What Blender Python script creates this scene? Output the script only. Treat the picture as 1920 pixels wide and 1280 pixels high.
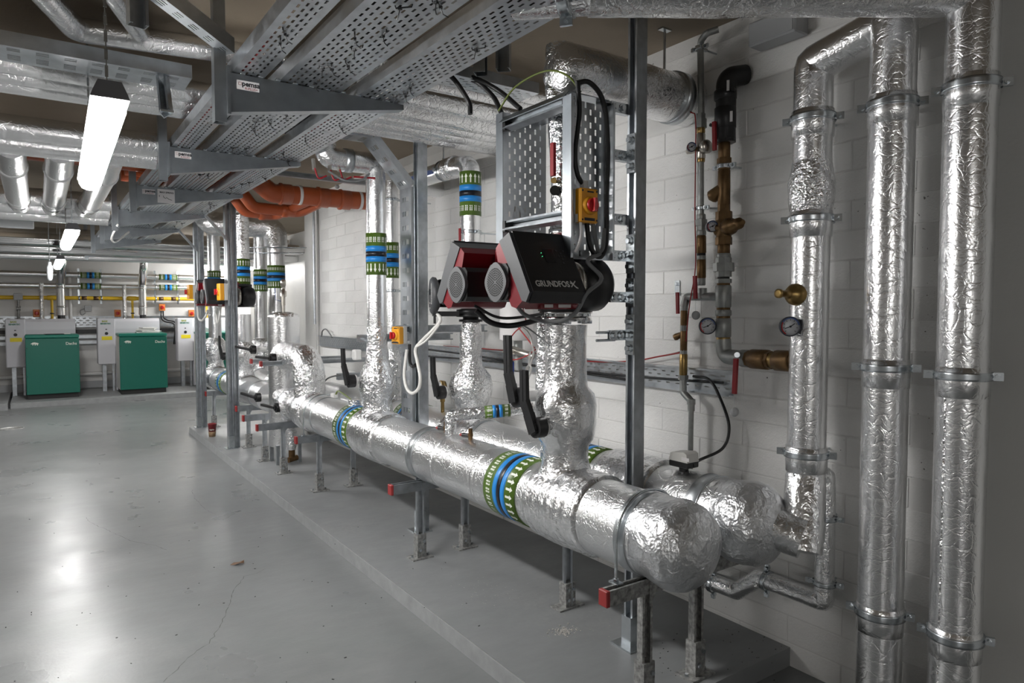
import bpy, math, random
import numpy as np
from mathutils import Vector, Matrix, noise as mnoise
random.seed(7)
for _o in list(bpy.data.objects): bpy.data.objects.remove(_o)
SC = bpy.context.scene
COL = SC.collection
V = Vector

# ------------------------------------------------------------------ camera, world, exposure
F = 1285.0; CAMZ = 1.5
YAW = math.atan(890 / F); PITCH = math.atan(58 / F)
cam = bpy.data.cameras.new('camera'); cam.sensor_width = 36; cam.lens = F / 1920 * 36
cam.clip_start = 0.02
camo = bpy.data.objects.new('camera', cam); COL.objects.link(camo)
camo.location = (0, 0, CAMZ); camo.rotation_euler = (math.pi / 2 - PITCH, 0, -YAW)
SC.camera = camo
w = bpy.data.worlds.new('world'); SC.world = w; w.use_nodes = True
w.node_tree.nodes['Background'].inputs[0].default_value = (0.8, 0.9, 1, 1)
w.node_tree.nodes['Background'].inputs[1].default_value = 0.05
vs = SC.view_settings
vs.view_transform = 'Standard'; vs.look = 'None'; vs.gamma = 1; vs.use_curve_mapping = False
vs.exposure = 0.15
LAMP = 106.0          # radiance of the LED batten diffusers

# ------------------------------------------------------------------ measuring helpers (photo ray -> point on a plane of the room)
_fw = V((math.sin(YAW) * math.cos(PITCH), math.cos(YAW) * math.cos(PITCH), -math.sin(PITCH)))
_rt = V((math.cos(YAW), -math.sin(YAW), 0))
_up = _rt.cross(_fw)
def ray(x, y): return _fw + _rt * ((x - 960) / F) - _up * ((y - 640) / F)
def aX(x, y, X): r = ray(x, y); t = X / r.x; return V((X, r.y * t, CAMZ + r.z * t))
def aY(x, y, Y): r = ray(x, y); t = Y / r.y; return V((r.x * t, Y, CAMZ + r.z * t))
def aZ(x, y, Z): r = ray(x, y); t = (Z - CAMZ) / r.z; return V((r.x * t, r.y * t, Z))

# ------------------------------------------------------------------ materials
MATS = {}
def mat(name, col, rough=0.5, metal=0.0, spec=0.5, bump=None, var=None, emit=None, coat=0.0, rvar=None):
    """bump = (scale, detail, distance, stretch xyz or None); var = (scale, amount) tint noise; rvar = roughness spread"""
    m = bpy.data.materials.new(name); m.use_nodes = True
    nt = m.node_tree; b = nt.nodes['Principled BSDF']
    b.inputs['Base Color'].default_value = (*col, 1)
    b.inputs['Roughness'].default_value = rough; b.inputs['Metallic'].default_value = metal
    b.inputs['Specular IOR Level'].default_value = spec
    b.inputs['Coat Weight'].default_value = coat; b.inputs['Coat Roughness'].default_value = 0.25
    tc = nt.nodes.new('ShaderNodeTexCoord')
    def nz(scale, detail, stretch=None):
        n = nt.nodes.new('ShaderNodeTexNoise'); n.inputs['Scale'].default_value = scale; n.inputs['Detail'].default_value = detail
        if stretch:
            mp = nt.nodes.new('ShaderNodeMapping'); mp.inputs['Scale'].default_value = stretch
            nt.links.new(tc.outputs['Object'], mp.inputs[0]); nt.links.new(mp.outputs[0], n.inputs['Vector'])
        else: nt.links.new(tc.outputs['Object'], n.inputs['Vector'])
        return n
    if var:
        n = nz(var[0], 5, var[2] if len(var) > 2 else None); r = nt.nodes.new('ShaderNodeMapRange')
        r.inputs['From Min'].default_value = 0.3; r.inputs['From Max'].default_value = 0.7
        r.inputs['To Min'].default_value = 1 - var[1]; r.inputs['To Max'].default_value = 1 + var[1] * 0.6
        nt.links.new(n.outputs[0], r.inputs[0])
        mx = nt.nodes.new('ShaderNodeVectorMath'); mx.operation = 'SCALE'; mx.inputs[0].default_value = col
        nt.links.new(r.outputs[0], mx.inputs['Scale']); nt.links.new(mx.outputs[0], b.inputs['Base Color'])
    if rvar:
        n = nz(rvar[0], 4); r = nt.nodes.new('ShaderNodeMapRange')
        r.inputs['From Min'].default_value = 0.3; r.inputs['From Max'].default_value = 0.7
        r.inputs['To Min'].default_value = rvar[1]; r.inputs['To Max'].default_value = rvar[2]
        nt.links.new(n.outputs[0], r.inputs[0]); nt.links.new(r.outputs[0], b.inputs['Roughness'])
    if bump:
        prev = None
        for bb in (bump if isinstance(bump[0], tuple) else (bump,)):
            n = nz(bb[0], bb[1], bb[3] if len(bb) > 3 else None)
            bn = nt.nodes.new('ShaderNodeBump'); bn.inputs['Distance'].default_value = bb[2]; bn.inputs['Strength'].default_value = 1
            nt.links.new(n.outputs[0], bn.inputs['Height'])
            if prev: nt.links.new(prev.outputs[0], bn.inputs['Normal'])
            prev = bn
        nt.links.new(prev.outputs[0], b.inputs['Normal'])
    if emit:
        b.inputs['Emission Color'].default_value = (*emit[0], 1); b.inputs['Emission Strength'].default_value = emit[1]
    MATS[name] = m; return m

def crinkle_mat(name, col, rough, scale, dist, fine):
    """aluminium foil: faceted creases from voronoi plus fine noise"""
    m = mat(name, col, rough, 1.0)
    nt = m.node_tree; b = nt.nodes['Principled BSDF']; tc = nt.nodes.new('ShaderNodeTexCoord')
    wn = nt.nodes.new('ShaderNodeTexNoise'); wn.inputs['Scale'].default_value = scale * 0.5; wn.inputs['Detail'].default_value = 3
    nt.links.new(tc.outputs['Object'], wn.inputs['Vector'])
    ad = nt.nodes.new('ShaderNodeVectorMath'); ad.operation = 'MULTIPLY_ADD'
    ad.inputs[1].default_value = (0.05, 0.05, 0.05)
    nt.links.new(wn.outputs['Color'], ad.inputs[0]); nt.links.new(tc.outputs['Object'], ad.inputs[2])
    prev = None
    for k, (sc, di) in enumerate(((scale, dist), (scale * 2.7, dist * 0.45))):
        vo = nt.nodes.new('ShaderNodeTexVoronoi'); vo.inputs['Scale'].default_value = sc
        nt.links.new(ad.outputs[0], vo.inputs['Vector'])
        bn = nt.nodes.new('ShaderNodeBump'); bn.inputs['Distance'].default_value = di
        nt.links.new(vo.outputs['Distance'], bn.inputs['Height'])
        if prev: nt.links.new(prev.outputs[0], bn.inputs['Normal'])
        prev = bn
    n = nt.nodes.new('ShaderNodeTexNoise'); n.inputs['Scale'].default_value = 9; n.inputs['Detail'].default_value = 4
    nt.links.new(tc.outputs['Object'], n.inputs['Vector'])
    bn = nt.nodes.new('ShaderNodeBump'); bn.inputs['Distance'].default_value = fine
    nt.links.new(n.outputs[0], bn.inputs['Height']); nt.links.new(prev.outputs[0], bn.inputs['Normal'])
    nt.links.new(bn.outputs[0], b.inputs['Normal'])
    return m

def foil_mat(name, stretch, rough=0.25, crease=0.0006):
    """smooth foil-faced pipe lagging: fine ribs across the pipe, soft dents, thin random creases"""
    m = mat(name, (0.90, 0.905, 0.915), rough, 1.0, bump=((46, 1, 0.00013, stretch), (4, 1, 0.004), (120, 1, 0.00006)))
    nt = m.node_tree; b = nt.nodes['Principled BSDF']; tc = nt.nodes.new('ShaderNodeTexCoord'); prev = b.inputs['Normal'].links[0].from_socket
    wn = nt.nodes.new('ShaderNodeTexNoise'); wn.inputs['Scale'].default_value = 9; wn.inputs['Detail'].default_value = 4
    nt.links.new(tc.outputs['Object'], wn.inputs['Vector'])
    ad = nt.nodes.new('ShaderNodeVectorMath'); ad.operation = 'MULTIPLY_ADD'; ad.inputs[1].default_value = (0.12, 0.12, 0.12)
    nt.links.new(wn.outputs['Color'], ad.inputs[0]); nt.links.new(tc.outputs['Object'], ad.inputs[2])
    for sc, di in ((20, crease * 0.75), (52, crease * 0.33)):
        vo = nt.nodes.new('ShaderNodeTexVoronoi'); vo.feature = 'DISTANCE_TO_EDGE'; vo.inputs['Scale'].default_value = sc
        nt.links.new(ad.outputs[0], vo.inputs['Vector'])
        mr = nt.nodes.new('ShaderNodeMapRange'); mr.inputs['From Max'].default_value = 0.09; nt.links.new(vo.outputs['Distance'], mr.inputs[0])
        bn = nt.nodes.new('ShaderNodeBump'); bn.inputs['Distance'].default_value = di
        nt.links.new(mr.outputs[0], bn.inputs['Height']); nt.links.new(prev, bn.inputs['Normal']); prev = bn.outputs[0]
    nt.links.new(prev, b.inputs['Normal'])
    return m

foil_mat('foil_x', (3.0, 0.12, 0.12), 0.27, 0.0008); foil_mat('foil_y', (0.12, 3.0, 0.12), 0.30, 0.0011); foil_mat('foil_z', (0.12, 0.12, 3.0), 0.25, 0.0006)
crinkle_mat('foil_crinkle', (0.90, 0.905, 0.915), 0.22, 40, 0.0056, 0.012)
foil_mat('foil_dull', (1.6, 1.6, 1.6), 0.25, 0.0014)
crinkle_mat('foil_soft', (0.90, 0.905, 0.915), 0.27, 36, 0.0024, 0.008)
crinkle_mat('foil_cap', (0.80, 0.81, 0.83), 0.36, 34, 0.0034, 0.016)
mat('polished_steel', (0.8, 0.8, 0.8), 0.12, 1.0, bump=(6, 2, 0.002))
mat('galvanised', (0.50, 0.53, 0.56), 0.38, 1.0, var=(22, 0.18), rvar=(30, 0.3, 0.5))
mat('galvanised_sheet', (0.58, 0.61, 0.64), 0.33, 1.0, var=(16, 0.12), rvar=(14, 0.28, 0.42))
mat('bracket_steel', (0.37, 0.40, 0.425), 0.34, 1.0, var=(14, 0.12))
mat('zinc', (0.62, 0.66, 0.69), 0.26, 1.0, var=(40, 0.1))
mat('zinc_dirty', (0.40, 0.40, 0.39), 0.55, 0.7, var=(60, 0.5), bump=(80, 4, 0.003))
mat('band_steel', (0.56, 0.59, 0.61), 0.33, 1.0)
mat('cast_fitting', (0.36, 0.37, 0.36), 0.45, 0.75, var=(30, 0.15), bump=(90, 3, 0.0008))
mat('bronze', (0.18, 0.108, 0.05), 0.42, 0.85, var=(25, 0.3), bump=(70, 3, 0.001))
mat('brass', (0.38, 0.255, 0.10), 0.33, 1.0, var=(25, 0.2))
mat('nickel', (0.55, 0.52, 0.47), 0.3, 1.0, var=(20, 0.15))
mat('green_tape', (0.085, 0.155, 0.02), 0.33, var=(30, 0.1)); mat('blue_tape', (0.02, 0.24, 0.66), 0.33)
mat('black_tape', (0.008, 0.009, 0.014), 0.3); mat('white_print', (0.75, 0.78, 0.70), 0.4)
mat('pump_black', (0.010, 0.010, 0.011), 0.33, bump=(200, 2, 0.0003)); mat('pump_grey', (0.052, 0.054, 0.059), 0.45, bump=(200, 2, 0.0003))
mat('pump_red', (0.17, 0.006, 0.012), 0.32, 0.2, coat=0.3); mat('grill_grey', (0.085, 0.087, 0.092), 0.42)
mat('hole_black', (0.003, 0.003, 0.003), 0.7); mat('screen_black', (0.02, 0.022, 0.025), 0.12)
mat('silver_print', (0.72, 0.72, 0.70), 0.35, 0.1); mat('black_plastic', (0.014, 0.014, 0.015), 0.38)
mat('handle_black', (0.011, 0.011, 0.012), 0.42, bump=(60, 2, 0.001)); mat('red_handle', (0.28, 0.008, 0.014), 0.4)
mat('red_cap', (0.30, 0.03, 0.03), 0.5); mat('blue_handle', (0.01, 0.035, 0.22), 0.4)
mat('isolator_yellow', (0.80, 0.36, 0.02), 0.4); mat('isolator_red', (0.50, 0.012, 0.014), 0.3)
mat('isolator_base', (0.62, 0.61, 0.58), 0.45); mat('isolator_orange', (0.66, 0.20, 0.04), 0.4)
mat('orange_plastic', (0.36, 0.075, 0.022), 0.36, var=(4, 0.12)); mat('white_cable', (0.74, 0.73, 0.70), 0.42)
mat('grey_cable', (0.17, 0.175, 0.18), 0.45); mat('black_cable', (0.012, 0.012, 0.013), 0.42); mat('red_cable', (0.30, 0.012, 0.012), 0.42)
mat('green_cable', (0.12, 0.16, 0.02), 0.45)
mat('gas_yellow', (0.72, 0.46, 0.02), 0.4, var=(5, 0.1)); mat('boiler_green', (0.004, 0.135, 0.095), 0.4, bump=(160, 3, 0.0004))
mat('boiler_lid', (0.006, 0.19, 0.135), 0.38); mat('boiler_white', (0.62, 0.62, 0.66), 0.45); mat('label_yellow', (0.80, 0.66, 0.02), 0.5)
mat('label_white', (0.72, 0.70, 0.70), 0.5); mat('ink', (0.02, 0.02, 0.025), 0.5); mat('ink_red', (0.30, 0.03, 0.04), 0.5); mat('ink_blue', (0.08, 0.14, 0.36), 0.4)
mat('ink_green', (0.02, 0.16, 0.10), 0.5); mat('ink_lime', (0.30, 0.34, 0.04), 0.5); mat('paper', (0.72, 0.72, 0.70), 0.6); mat('tag_plastic', (0.50, 0.51, 0.52), 0.35)
mat('cup_red', (0.19, 0.015, 0.02), 0.4); mat('cup_kraft', (0.36, 0.24, 0.14), 0.7, var=(60, 0.3)); mat('cardboard', (0.20, 0.125, 0.07), 0.7, var=(50, 0.4))
mat('white_plastic', (0.70, 0.70, 0.69), 0.42); mat('wood_red', (0.17, 0.05, 0.035), 0.6); mat('gauge_face', (0.62, 0.63, 0.66), 0.3)
mat('gauge_body', (0.03, 0.035, 0.05), 0.3); mat('lamp_housing', (0.16, 0.16, 0.17), 0.5)
mat('diffuser', (0.9, 0.9, 0.9), 0.4, emit=((1.0, 0.985, 0.965), LAMP))
mat('led_green', (0.02, 0.3, 0.1), 0.4, emit=((0.1, 1, 0.4), 1.2))
mat('grey_paint_box', (0.36, 0.37, 0.38), 0.45); mat('rubber', (0.02, 0.02, 0.02), 0.6)
mat('crumb', (0.52, 0.50, 0.47), 0.9, var=(90, 0.2)); mat('crack', (0.13, 0.13, 0.13), 0.9); mat('leaf', (0.16, 0.09, 0.05), 0.7, var=(40, 0.3))
mat('speck', (0.05, 0.05, 0.05), 0.8); mat('flap_grey', (0.25, 0.26, 0.27), 0.5)

def surface_mats():
    # painted blockwork
    for nm, col in (('block_paint', (0.775, 0.77, 0.757)), ('mortar_paint', (0.69, 0.683, 0.67))):
        m = mat(nm, col, 0.42, bump=((38, 5, 0.003), (150, 3, 0.0012)), var=(3.0, 0.06))
        nt = m.node_tree; b = nt.nodes['Principled BSDF']; tc = nt.nodes.new('ShaderNodeTexCoord')
        # small chipped pits in the paint, showing grey block
        geo = nt.nodes.new('ShaderNodeNewGeometry')
        v = nt.nodes.new('ShaderNodeTexNoise'); v.inputs['Scale'].default_value = 55; v.inputs['Detail'].default_value = 4
        nt.links.new(geo.outputs['Position'], v.inputs['Vector'])
        v2 = nt.nodes.new('ShaderNodeTexNoise'); v2.inputs['Scale'].default_value = 2.2; v2.inputs['Detail'].default_value = 3
        nt.links.new(geo.outputs['Position'], v2.inputs['Vector'])
        th = nt.nodes.new('ShaderNodeMapRange'); th.inputs['From Min'].default_value = 0.35; th.inputs['From Max'].default_value = 0.75
        th.inputs['To Min'].default_value = 0.80; th.inputs['To Max'].default_value = 0.665
        nt.links.new(v2.outputs[0], th.inputs[0])
        gt = nt.nodes.new('ShaderNodeMath'); gt.operation = 'GREATER_THAN'
        nt.links.new(v.outputs[0], gt.inputs[0]); nt.links.new(th.outputs[0], gt.inputs[1])
        mx = nt.nodes.new('ShaderNodeMix'); mx.data_type = 'RGBA'
        src = b.inputs['Base Color'].links[0].from_socket
        nt.links.new(gt.outputs[0], mx.inputs['Factor']); nt.links.new(src, mx.inputs['A'])
        mx.inputs['B'].default_value = (0.16, 0.15, 0.14, 1)
        nt.links.new(mx.outputs['Result'], b.inputs['Base Color'])
    # painted screed: mottled grey, dusty scuffs, fine gloss
    for nm, col, r0, r1, scuff in (('floor_paint', (0.185, 0.193, 0.195), 0.26, 0.36, 0.32), ('plinth_paint', (0.225, 0.233, 0.237), 0.34, 0.55, 0.45)):
        m = mat(nm, col, 0.35, bump=((1.6, 2, 0.006), (60, 4, 0.0004)), rvar=(2.5, r0, r1))
        nt = m.node_tree; b = nt.nodes['Principled BSDF']; tc = nt.nodes.new('ShaderNodeTexCoord')
        def n(scale, det, rough=0.5, st=None):
            t = nt.nodes.new('ShaderNodeTexNoise'); t.inputs['Scale'].default_value = scale; t.inputs['Detail'].default_value = det; t.inputs['Roughness'].default_value = rough
            if st:
                mp = nt.nodes.new('ShaderNodeMapping'); mp.inputs['Scale'].default_value = st; mp.inputs['Rotation'].default_value = (0, 0, 0.5)
                nt.links.new(tc.outputs['Object'], mp.inputs[0]); nt.links.new(mp.outputs[0], t.inputs['Vector'])
            else: nt.links.new(tc.outputs['Object'], t.inputs['Vector'])
            return t
        def rng(src, a, bq, c, d):
            r = nt.nodes.new('ShaderNodeMapRange'); r.inputs['From Min'].default_value = a; r.inputs['From Max'].default_value = bq
            r.inputs['To Min'].default_value = c; r.inputs['To Max'].default_value = d; nt.links.new(src, r.inputs[0]); return r.outputs[0]
        big = rng(n(0.9, 6, 0.5).outputs[0], 0.3, 0.7, 0.94, 1.05)
        med = rng(n(7, 6, 0.6, (1, 2.4, 1)).outputs[0], 0.35, 0.7, 0.94, 1.05)
        mu = nt.nodes.new('ShaderNodeMath'); mu.operation = 'MULTIPLY'; nt.links.new(big, mu.inputs[0]); nt.links.new(med, mu.inputs[1])
        sc = nt.nodes.new('ShaderNodeVectorMath'); sc.operation = 'SCALE'; sc.inputs[0].default_value = col; nt.links.new(mu.outputs[0], sc.inputs['Scale'])
        # pale dusty scuffs
        a1 = rng(n(1.7, 7, 0.65).outputs[0], 0.50, 0.80, 0, scuff); a2 = rng(n(40, 5, 0.7).outputs[0], 0.35, 0.75, 0, 1)
        am = nt.nodes.new('ShaderNodeMath'); am.operation = 'MULTIPLY'; nt.links.new(a1, am.inputs[0]); nt.links.new(a2, am.inputs[1])
        mx = nt.nodes.new('ShaderNodeMix'); mx.data_type = 'RGBA'; nt.links.new(am.outputs[0], mx.inputs['Factor']); nt.links.new(sc.outputs[0], mx.inputs['A'])
        mx.inputs['B'].default_value = (0.42, 0.41, 0.395, 1)
        # small brown stains
        b1 = rng(n(4.2, 5, 0.6, (1, 3, 1)).outputs[0], 0.68, 0.85, 0, 0.3)
        my = nt.nodes.new('ShaderNodeMix'); my.data_type = 'RGBA'; nt.links.new(b1, my.inputs['Factor']); nt.links.new(mx.outputs['Result'], my.inputs['A'])
        my.inputs['B'].default_value = (0.20, 0.16, 0.13, 1)
        nt.links.new(my.outputs['Result'], b.inputs['Base Color'])
surface_mats()
mat('plinth_edge', (0.32, 0.33, 0.335), 0.5, var=(12, 0.15), bump=(50, 4, 0.001))
mat('plaster_grey', (0.58, 0.58, 0.565), 0.6, var=(2, 0.05), bump=(70, 4, 0.0008))
mat('ceiling_concrete', (0.30, 0.245, 0.185), 0.8, var=(1.2, 0.18), bump=(40, 4, 0.0015))
mat('back_wall_paint', (0.66, 0.655, 0.64), 0.5, var=(1.5, 0.08), bump=(60, 4, 0.001))

# ------------------------------------------------------------------ object helpers
LABELS = {}
def thing(name, label, cat, loc=(0, 0, 0), group=None):
    o = bpy.data.objects.new(name, None); COL.objects.link(o); o.location = loc; o.empty_display_size = 0.05
    tag(o, label, cat, group); return o
def tag(o, label, cat, group=None):
    o['label'] = label; o['category'] = cat
    if group: o['group'] = group
    LABELS.setdefault(label, []).append(o)
    return o
def link_mesh(name, me, parent=None):
    o = bpy.data.objects.new(name, me); COL.objects.link(o)
    if parent:
        o.parent = parent
        if parent.type == 'EMPTY': o.location = -parent.location
    return o

class MB:
    """mesh builder in room coordinates"""
    def __init__(s): s.v = []; s.f = []; s.sm = []
    def add(s, vs, fs, smooth=False):
        b = len(s.v); s.v += [tuple(p) for p in vs]
        for f in fs: s.f.append([b + i for i in f]); s.sm.append(smooth)
        return s
    def box(s, c, size, R=None):
        c = V(c); hx, hy, hz = [k / 2 for k in size]
        p = [V((x, y, z)) for x in (-hx, hx) for y in (-hy, hy) for z in (-hz, hz)]
        if R is not None: p = [R @ q for q in p]
        return s.add([c + q for q in p], [(0, 1, 3, 2), (4, 6, 7, 5), (0, 4, 5, 1), (2, 3, 7, 6), (0, 2, 6, 4), (1, 5, 7, 3)])
    def bbox(s, x0, x1, y0, y1, z0, z1): return s.box(((x0 + x1) / 2, (y0 + y1) / 2, (z0 + z1) / 2), (x1 - x0, y1 - y0, z1 - z0))
    def cbox(s, c, size, ch=0.004, R=None):
        """box with chamfered edges"""
        c = V(c); h = [k / 2 for k in size]; pts = []; idx = {}
        for sx in (-1, 1):
            for sy in (-1, 1):
                for sz in (-1, 1):
                    for a in range(3):
                        q = [sx * (h[0] - ch), sy * (h[1] - ch), sz * (h[2] - ch)]; q[a] = (sx, sy, sz)[a] * h[a]
                        idx[(sx, sy, sz, a)] = len(pts); pts.append(V(q))
        fs = []
        for a in range(3):
            u, w_ = [(1, 2), (2, 0), (0, 1)][a]
            for sg in (-1, 1):
                loop = []
                for su, sw in ((-1, -1), (1, -1), (1, 1), (-1, 1)):
                    k = [0, 0, 0]; k[a] = sg; k[u] = su; k[w_] = sw; loop.append(idx[(*k, a)])
                fs.append(loop if sg > 0 else loop[::-1])
        for a in range(3):
            u, w_ = [(1, 2), (2, 0), (0, 1)][a]
            for su in (-1, 1):
                for sw in (-1, 1):
                    k0 = [0, 0, 0]; k1 = [0, 0, 0]; k0[a] = -1; k1[a] = 1; k0[u] = k1[u] = su; k0[w_] = k1[w_] = sw
                    L = [idx[(*k0, u)], idx[(*k1, u)], idx[(*k1, w_)], idx[(*k0, w_)]]
                    fs.append(L if su * sw > 0 else L[::-1])
        for sx in (-1, 1):
            for sy in (-1, 1):
                for sz in (-1, 1):
                    L = [idx[(sx, sy, sz, a)] for a in range(3)]; fs.append(L if sx * sy * sz > 0 else L[::-1])
        if R is not None: pts = [R @ q for q in pts]
        return s.add([c + q for q in pts], fs)
    def rings(s, R, closed=True, smooth=True, cap0=True, cap1=True):
        n = len(R[0]); vs = [p for r in R for p in r]; fs = []
        for i in range(len(R) - 1):
            for j in range(n if closed else n - 1):
                k = (j + 1) % n; fs.append((i * n + j, i * n + k, (i + 1) * n + k, (i + 1) * n + j))
        s.add(vs, fs, smooth)
        if cap0: s.add(R[0], [tuple(range(n))[::-1]])
        if cap1: s.add(R[-1], [tuple(range(n))])
        return s
    def sweep(s, path, rad, n=16, nz=None, caps=True, smooth=True, ref=None):
        """tube along path; rad a number or a list; nz = (amplitude, frequency) radial noise"""
        path = [V(p) for p in path]; m = len(path)
        rad = [rad] * m if not hasattr(rad, '__len__') else rad
        T = []
        for i in range(m):
            a = path[max(i - 1, 0)]; b = path[min(i + 1, m - 1)]; t = (b - a)
            if t.length < 1e-9: t = T[-1] if T else V((0, 0, 1))
            T.append(t.normalized())
        u = V(ref) if ref else (V((0, 0, 1)) if abs(T[0].z) < 0.9 else V((1, 0, 0)))
        u = (u - T[0] * u.dot(T[0])).normalized(); out = []
        for i in range(m):
            t = T[i]; u = (u - t * u.dot(t))
            u = u.normalized() if u.length > 1e-6 else t.orthogonal().normalized()
            w_ = t.cross(u); ring = []
            for j in range(n):
                a = 2 * math.pi * j / n; d = u * math.cos(a) + w_ * math.sin(a); r = rad[i]
                if nz:
                    q = path[i] + d * r; r += nz[0] * (mnoise.noise(q * nz[1]) + 0.5 * mnoise.noise(q * nz[1] * 2.3))
                ring.append(path[i] + d * r)
            out.append(ring)
        return s.rings(out, True, smooth, caps, caps)
    def cyl(s, p0, p1, r, n=16, r1=None, smooth=True): return s.sweep([p0, p1], [r, r if r1 is None else r1], n, smooth=smooth)
    def lathe(s, p, axis, prof, n=24, nz=None, smooth=True):
        """profile of (distance along axis, radius)"""
        p = V(p); axis = V(axis).normalized()
        u = (V((0, 0, 1)) if abs(axis.z) < 0.9 else V((1, 0, 0))); u = (u - axis * u.dot(axis)).normalized(); w_ = axis.cross(u); R = []
        for t, r in prof:
            ring = []
            for j in range(n):
                d = u * math.cos(2 * math.pi * j / n) + w_ * math.sin(2 * math.pi * j / n); q = p + axis * t + d * max(r, 1e-4)
                if nz and r > 0.01: q += d * nz[0] * (mnoise.noise(q * nz[1]) + 0.5 * mnoise.noise(q * nz[1] * 2.3))
                ring.append(q)
            R.append(ring)
        return s.rings(R, True, smooth)
    def prism(s, poly, o, ux, uy, h, smooth=False):
        """polygon (a, b) placed at o + a*ux + b*uy, extruded by vector h"""
        o = V(o); ux = V(ux); uy = V(uy); h = V(h)
        A = [o + ux * a + uy * b for a, b in poly]; B = [p + h for p in A]; n = len(A)
        flip = ux.cross(uy).dot(h) < 0
        area = sum(poly[i][0] * poly[(i + 1) % n][1] - poly[(i + 1) % n][0] * poly[i][1] for i in range(n))
        if area < 0: flip = not flip
        fs = [(i, (i + 1) % n, n + (i + 1) % n, n + i) for i in range(n)]; c0 = tuple(range(n))[::-1]; c1 = tuple(range(n, 2 * n))
        if flip: fs = [f[::-1] for f in fs]; c0 = c0[::-1]; c1 = c1[::-1]
        s.add(A + B, fs, smooth); s.add(A + B, [c0, c1]); return s
    def bar(s, p0, p1, w_, h, up=(0, 0, 1)):
        p0 = V(p0); p1 = V(p1); t = (p1 - p0); u = V(up); u = (u - t.normalized() * u.dot(t.normalized())).normalized(); q = t.normalized().cross(u)
        return s.prism([(-w_ / 2, -h / 2), (w_ / 2, -h / 2), (w_ / 2, h / 2), (-w_ / 2, h / 2)], p0, q, u, t)
    def strut(s, p0, p1, open_dir, w_=0.041, d=0.041, lip=0.009, t=0.003):
        """slotted C channel, its slot facing open_dir"""
        p0 = V(p0); p1 = V(p1); ax = p1 - p0; u = V(open_dir); a = ax.normalized(); u = (u - a * u.dot(a)).normalized(); q = a.cross(u); h = w_ / 2; e = d / 2
        poly = [(-h, -e), (h, -e), (h, e), (h - lip, e), (h - lip, e - 0.006), (h - lip + t, e - 0.006), (h - lip + t, e - t), (h - t, e - t), (h - t, -e + t),
                (-h + t, -e + t), (-h + t, e - t), (-h + lip - t, e - t), (-h + lip - t, e - 0.006), (-h + lip, e - 0.006), (-h + lip, e), (-h, e)]
        return s.prism(poly, p0, q, u, ax)
    def ball(s, c, r, n=12, m=8, sc=(1, 1, 1)):
        c = V(c); R = []
        for i in range(m + 1):
            a = math.pi * i / m - math.pi / 2
            R.append([c + V((math.cos(a) * math.cos(2 * math.pi * j / n) * r * sc[0], math.cos(a) * math.sin(2 * math.pi * j / n) * r * sc[1], math.sin(a) * r * sc[2])) for j in range(n)])
        return s.rings(R, True, True, False, False)
    def build(s, name, material, parent=None):
        me = bpy.data.meshes.new(name); me.from_pydata(s.v, [], s.f)
        me.polygons.foreach_set('use_smooth', s.sm); me.materials.append(MATS[material]); me.update()
        return link_mesh(name, me, parent)

def fillet(pts, r, n=6):
    pts = [V(p) for p in pts]; out = [pts[0]]
    rs = r if hasattr(r, '__len__') else [r] * len(pts)
    for i in range(1, len(pts) - 1):
        a, b, c = pts[i - 1], pts[i], pts[i + 1]; d0 = (a - b).normalized(); d1 = (c - b).normalized(); ang = d0.angle(d1)
        if ang > 3.1 or rs[i] <= 0: out.append(b); continue
        k = min(rs[i] / math.tan(ang / 2), (a - b).length * 0.49, (c - b).length * 0.49); R = k * math.tan(ang / 2)
        cen = b + (d0 + d1).normalized() * (R / math.sin(ang / 2)); s0 = b + d0 * k - cen; s1 = b + d1 * k - cen
        for j in range(n + 1): out.append(cen + s0.normalized().slerp(s1.normalized(), j / n) * R)
    out.append(pts[-1]); return out
def resample(path, step):
    out = [V(path[0])]
    for a, b in zip(path, path[1:]):
        a = V(a); b = V(b); k = max(1, int(round((b - a).length / step)))
        out += [a.lerp(b, j / k) for j in range(1, k + 1)]
    return out
def spline(pts, k=10):
    """smooth curve through points (Catmull-Rom)"""
    P = [V(p) for p in pts]; P = [P[0] * 2 - P[1]] + P + [P[-1] * 2 - P[-2]]; out = []
    for i in range(1, len(P) - 2):
        for j in range(k):
            t = j / k; a, b, c, d = P[i - 1:i + 3]
            out.append(0.5 * ((2 * b) + (c - a) * t + (2 * a - 5 * b + 4 * c - d) * t * t + (3 * b - a - 3 * c + d) * t ** 3))
    out.append(P[-2]); return out
def cable(name, label, pts, r, material, group=None, n=8, k=10, parent=None):
    o = MB().sweep(spline(pts, k), r, n).build(name, material, parent)
    if label: tag(o, label, 'cable', group)
    return o
def text_obj(name, s, size, M, material, parent, ext=0.0004, align='LEFT', bold=0.0, sx=1.0):
    c = bpy.data.curves.new('txt', 'FONT'); c.body = s; c.size = size; c.extrude = ext; c.offset = bold; c.align_x = align; c.resolution_u = 3
    t = bpy.data.objects.new('txt', c); COL.objects.link(t); dg = bpy.context.evaluated_depsgraph_get()
    me = bpy.data.meshes.new_from_object(t.evaluated_get(dg)); bpy.data.objects.remove(t)
    me.transform(Matrix.Diagonal((sx, 1, 1, 1))); me.transform(M)
    me.materials.clear(); me.materials.append(MATS[material]); me.name = name
    return link_mesh(name, me, parent)
def frame(o, x, y):
    x = V(x).normalized(); y = V(y); y = (y - x * y.dot(x)).normalized(); z = x.cross(y)
    return Matrix(((x.x, y.x, z.x, o[0]), (x.y, y.y, z.y, o[1]), (x.z, y.z, z.z, o[2]), (0, 0, 0, 1)))

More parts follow.
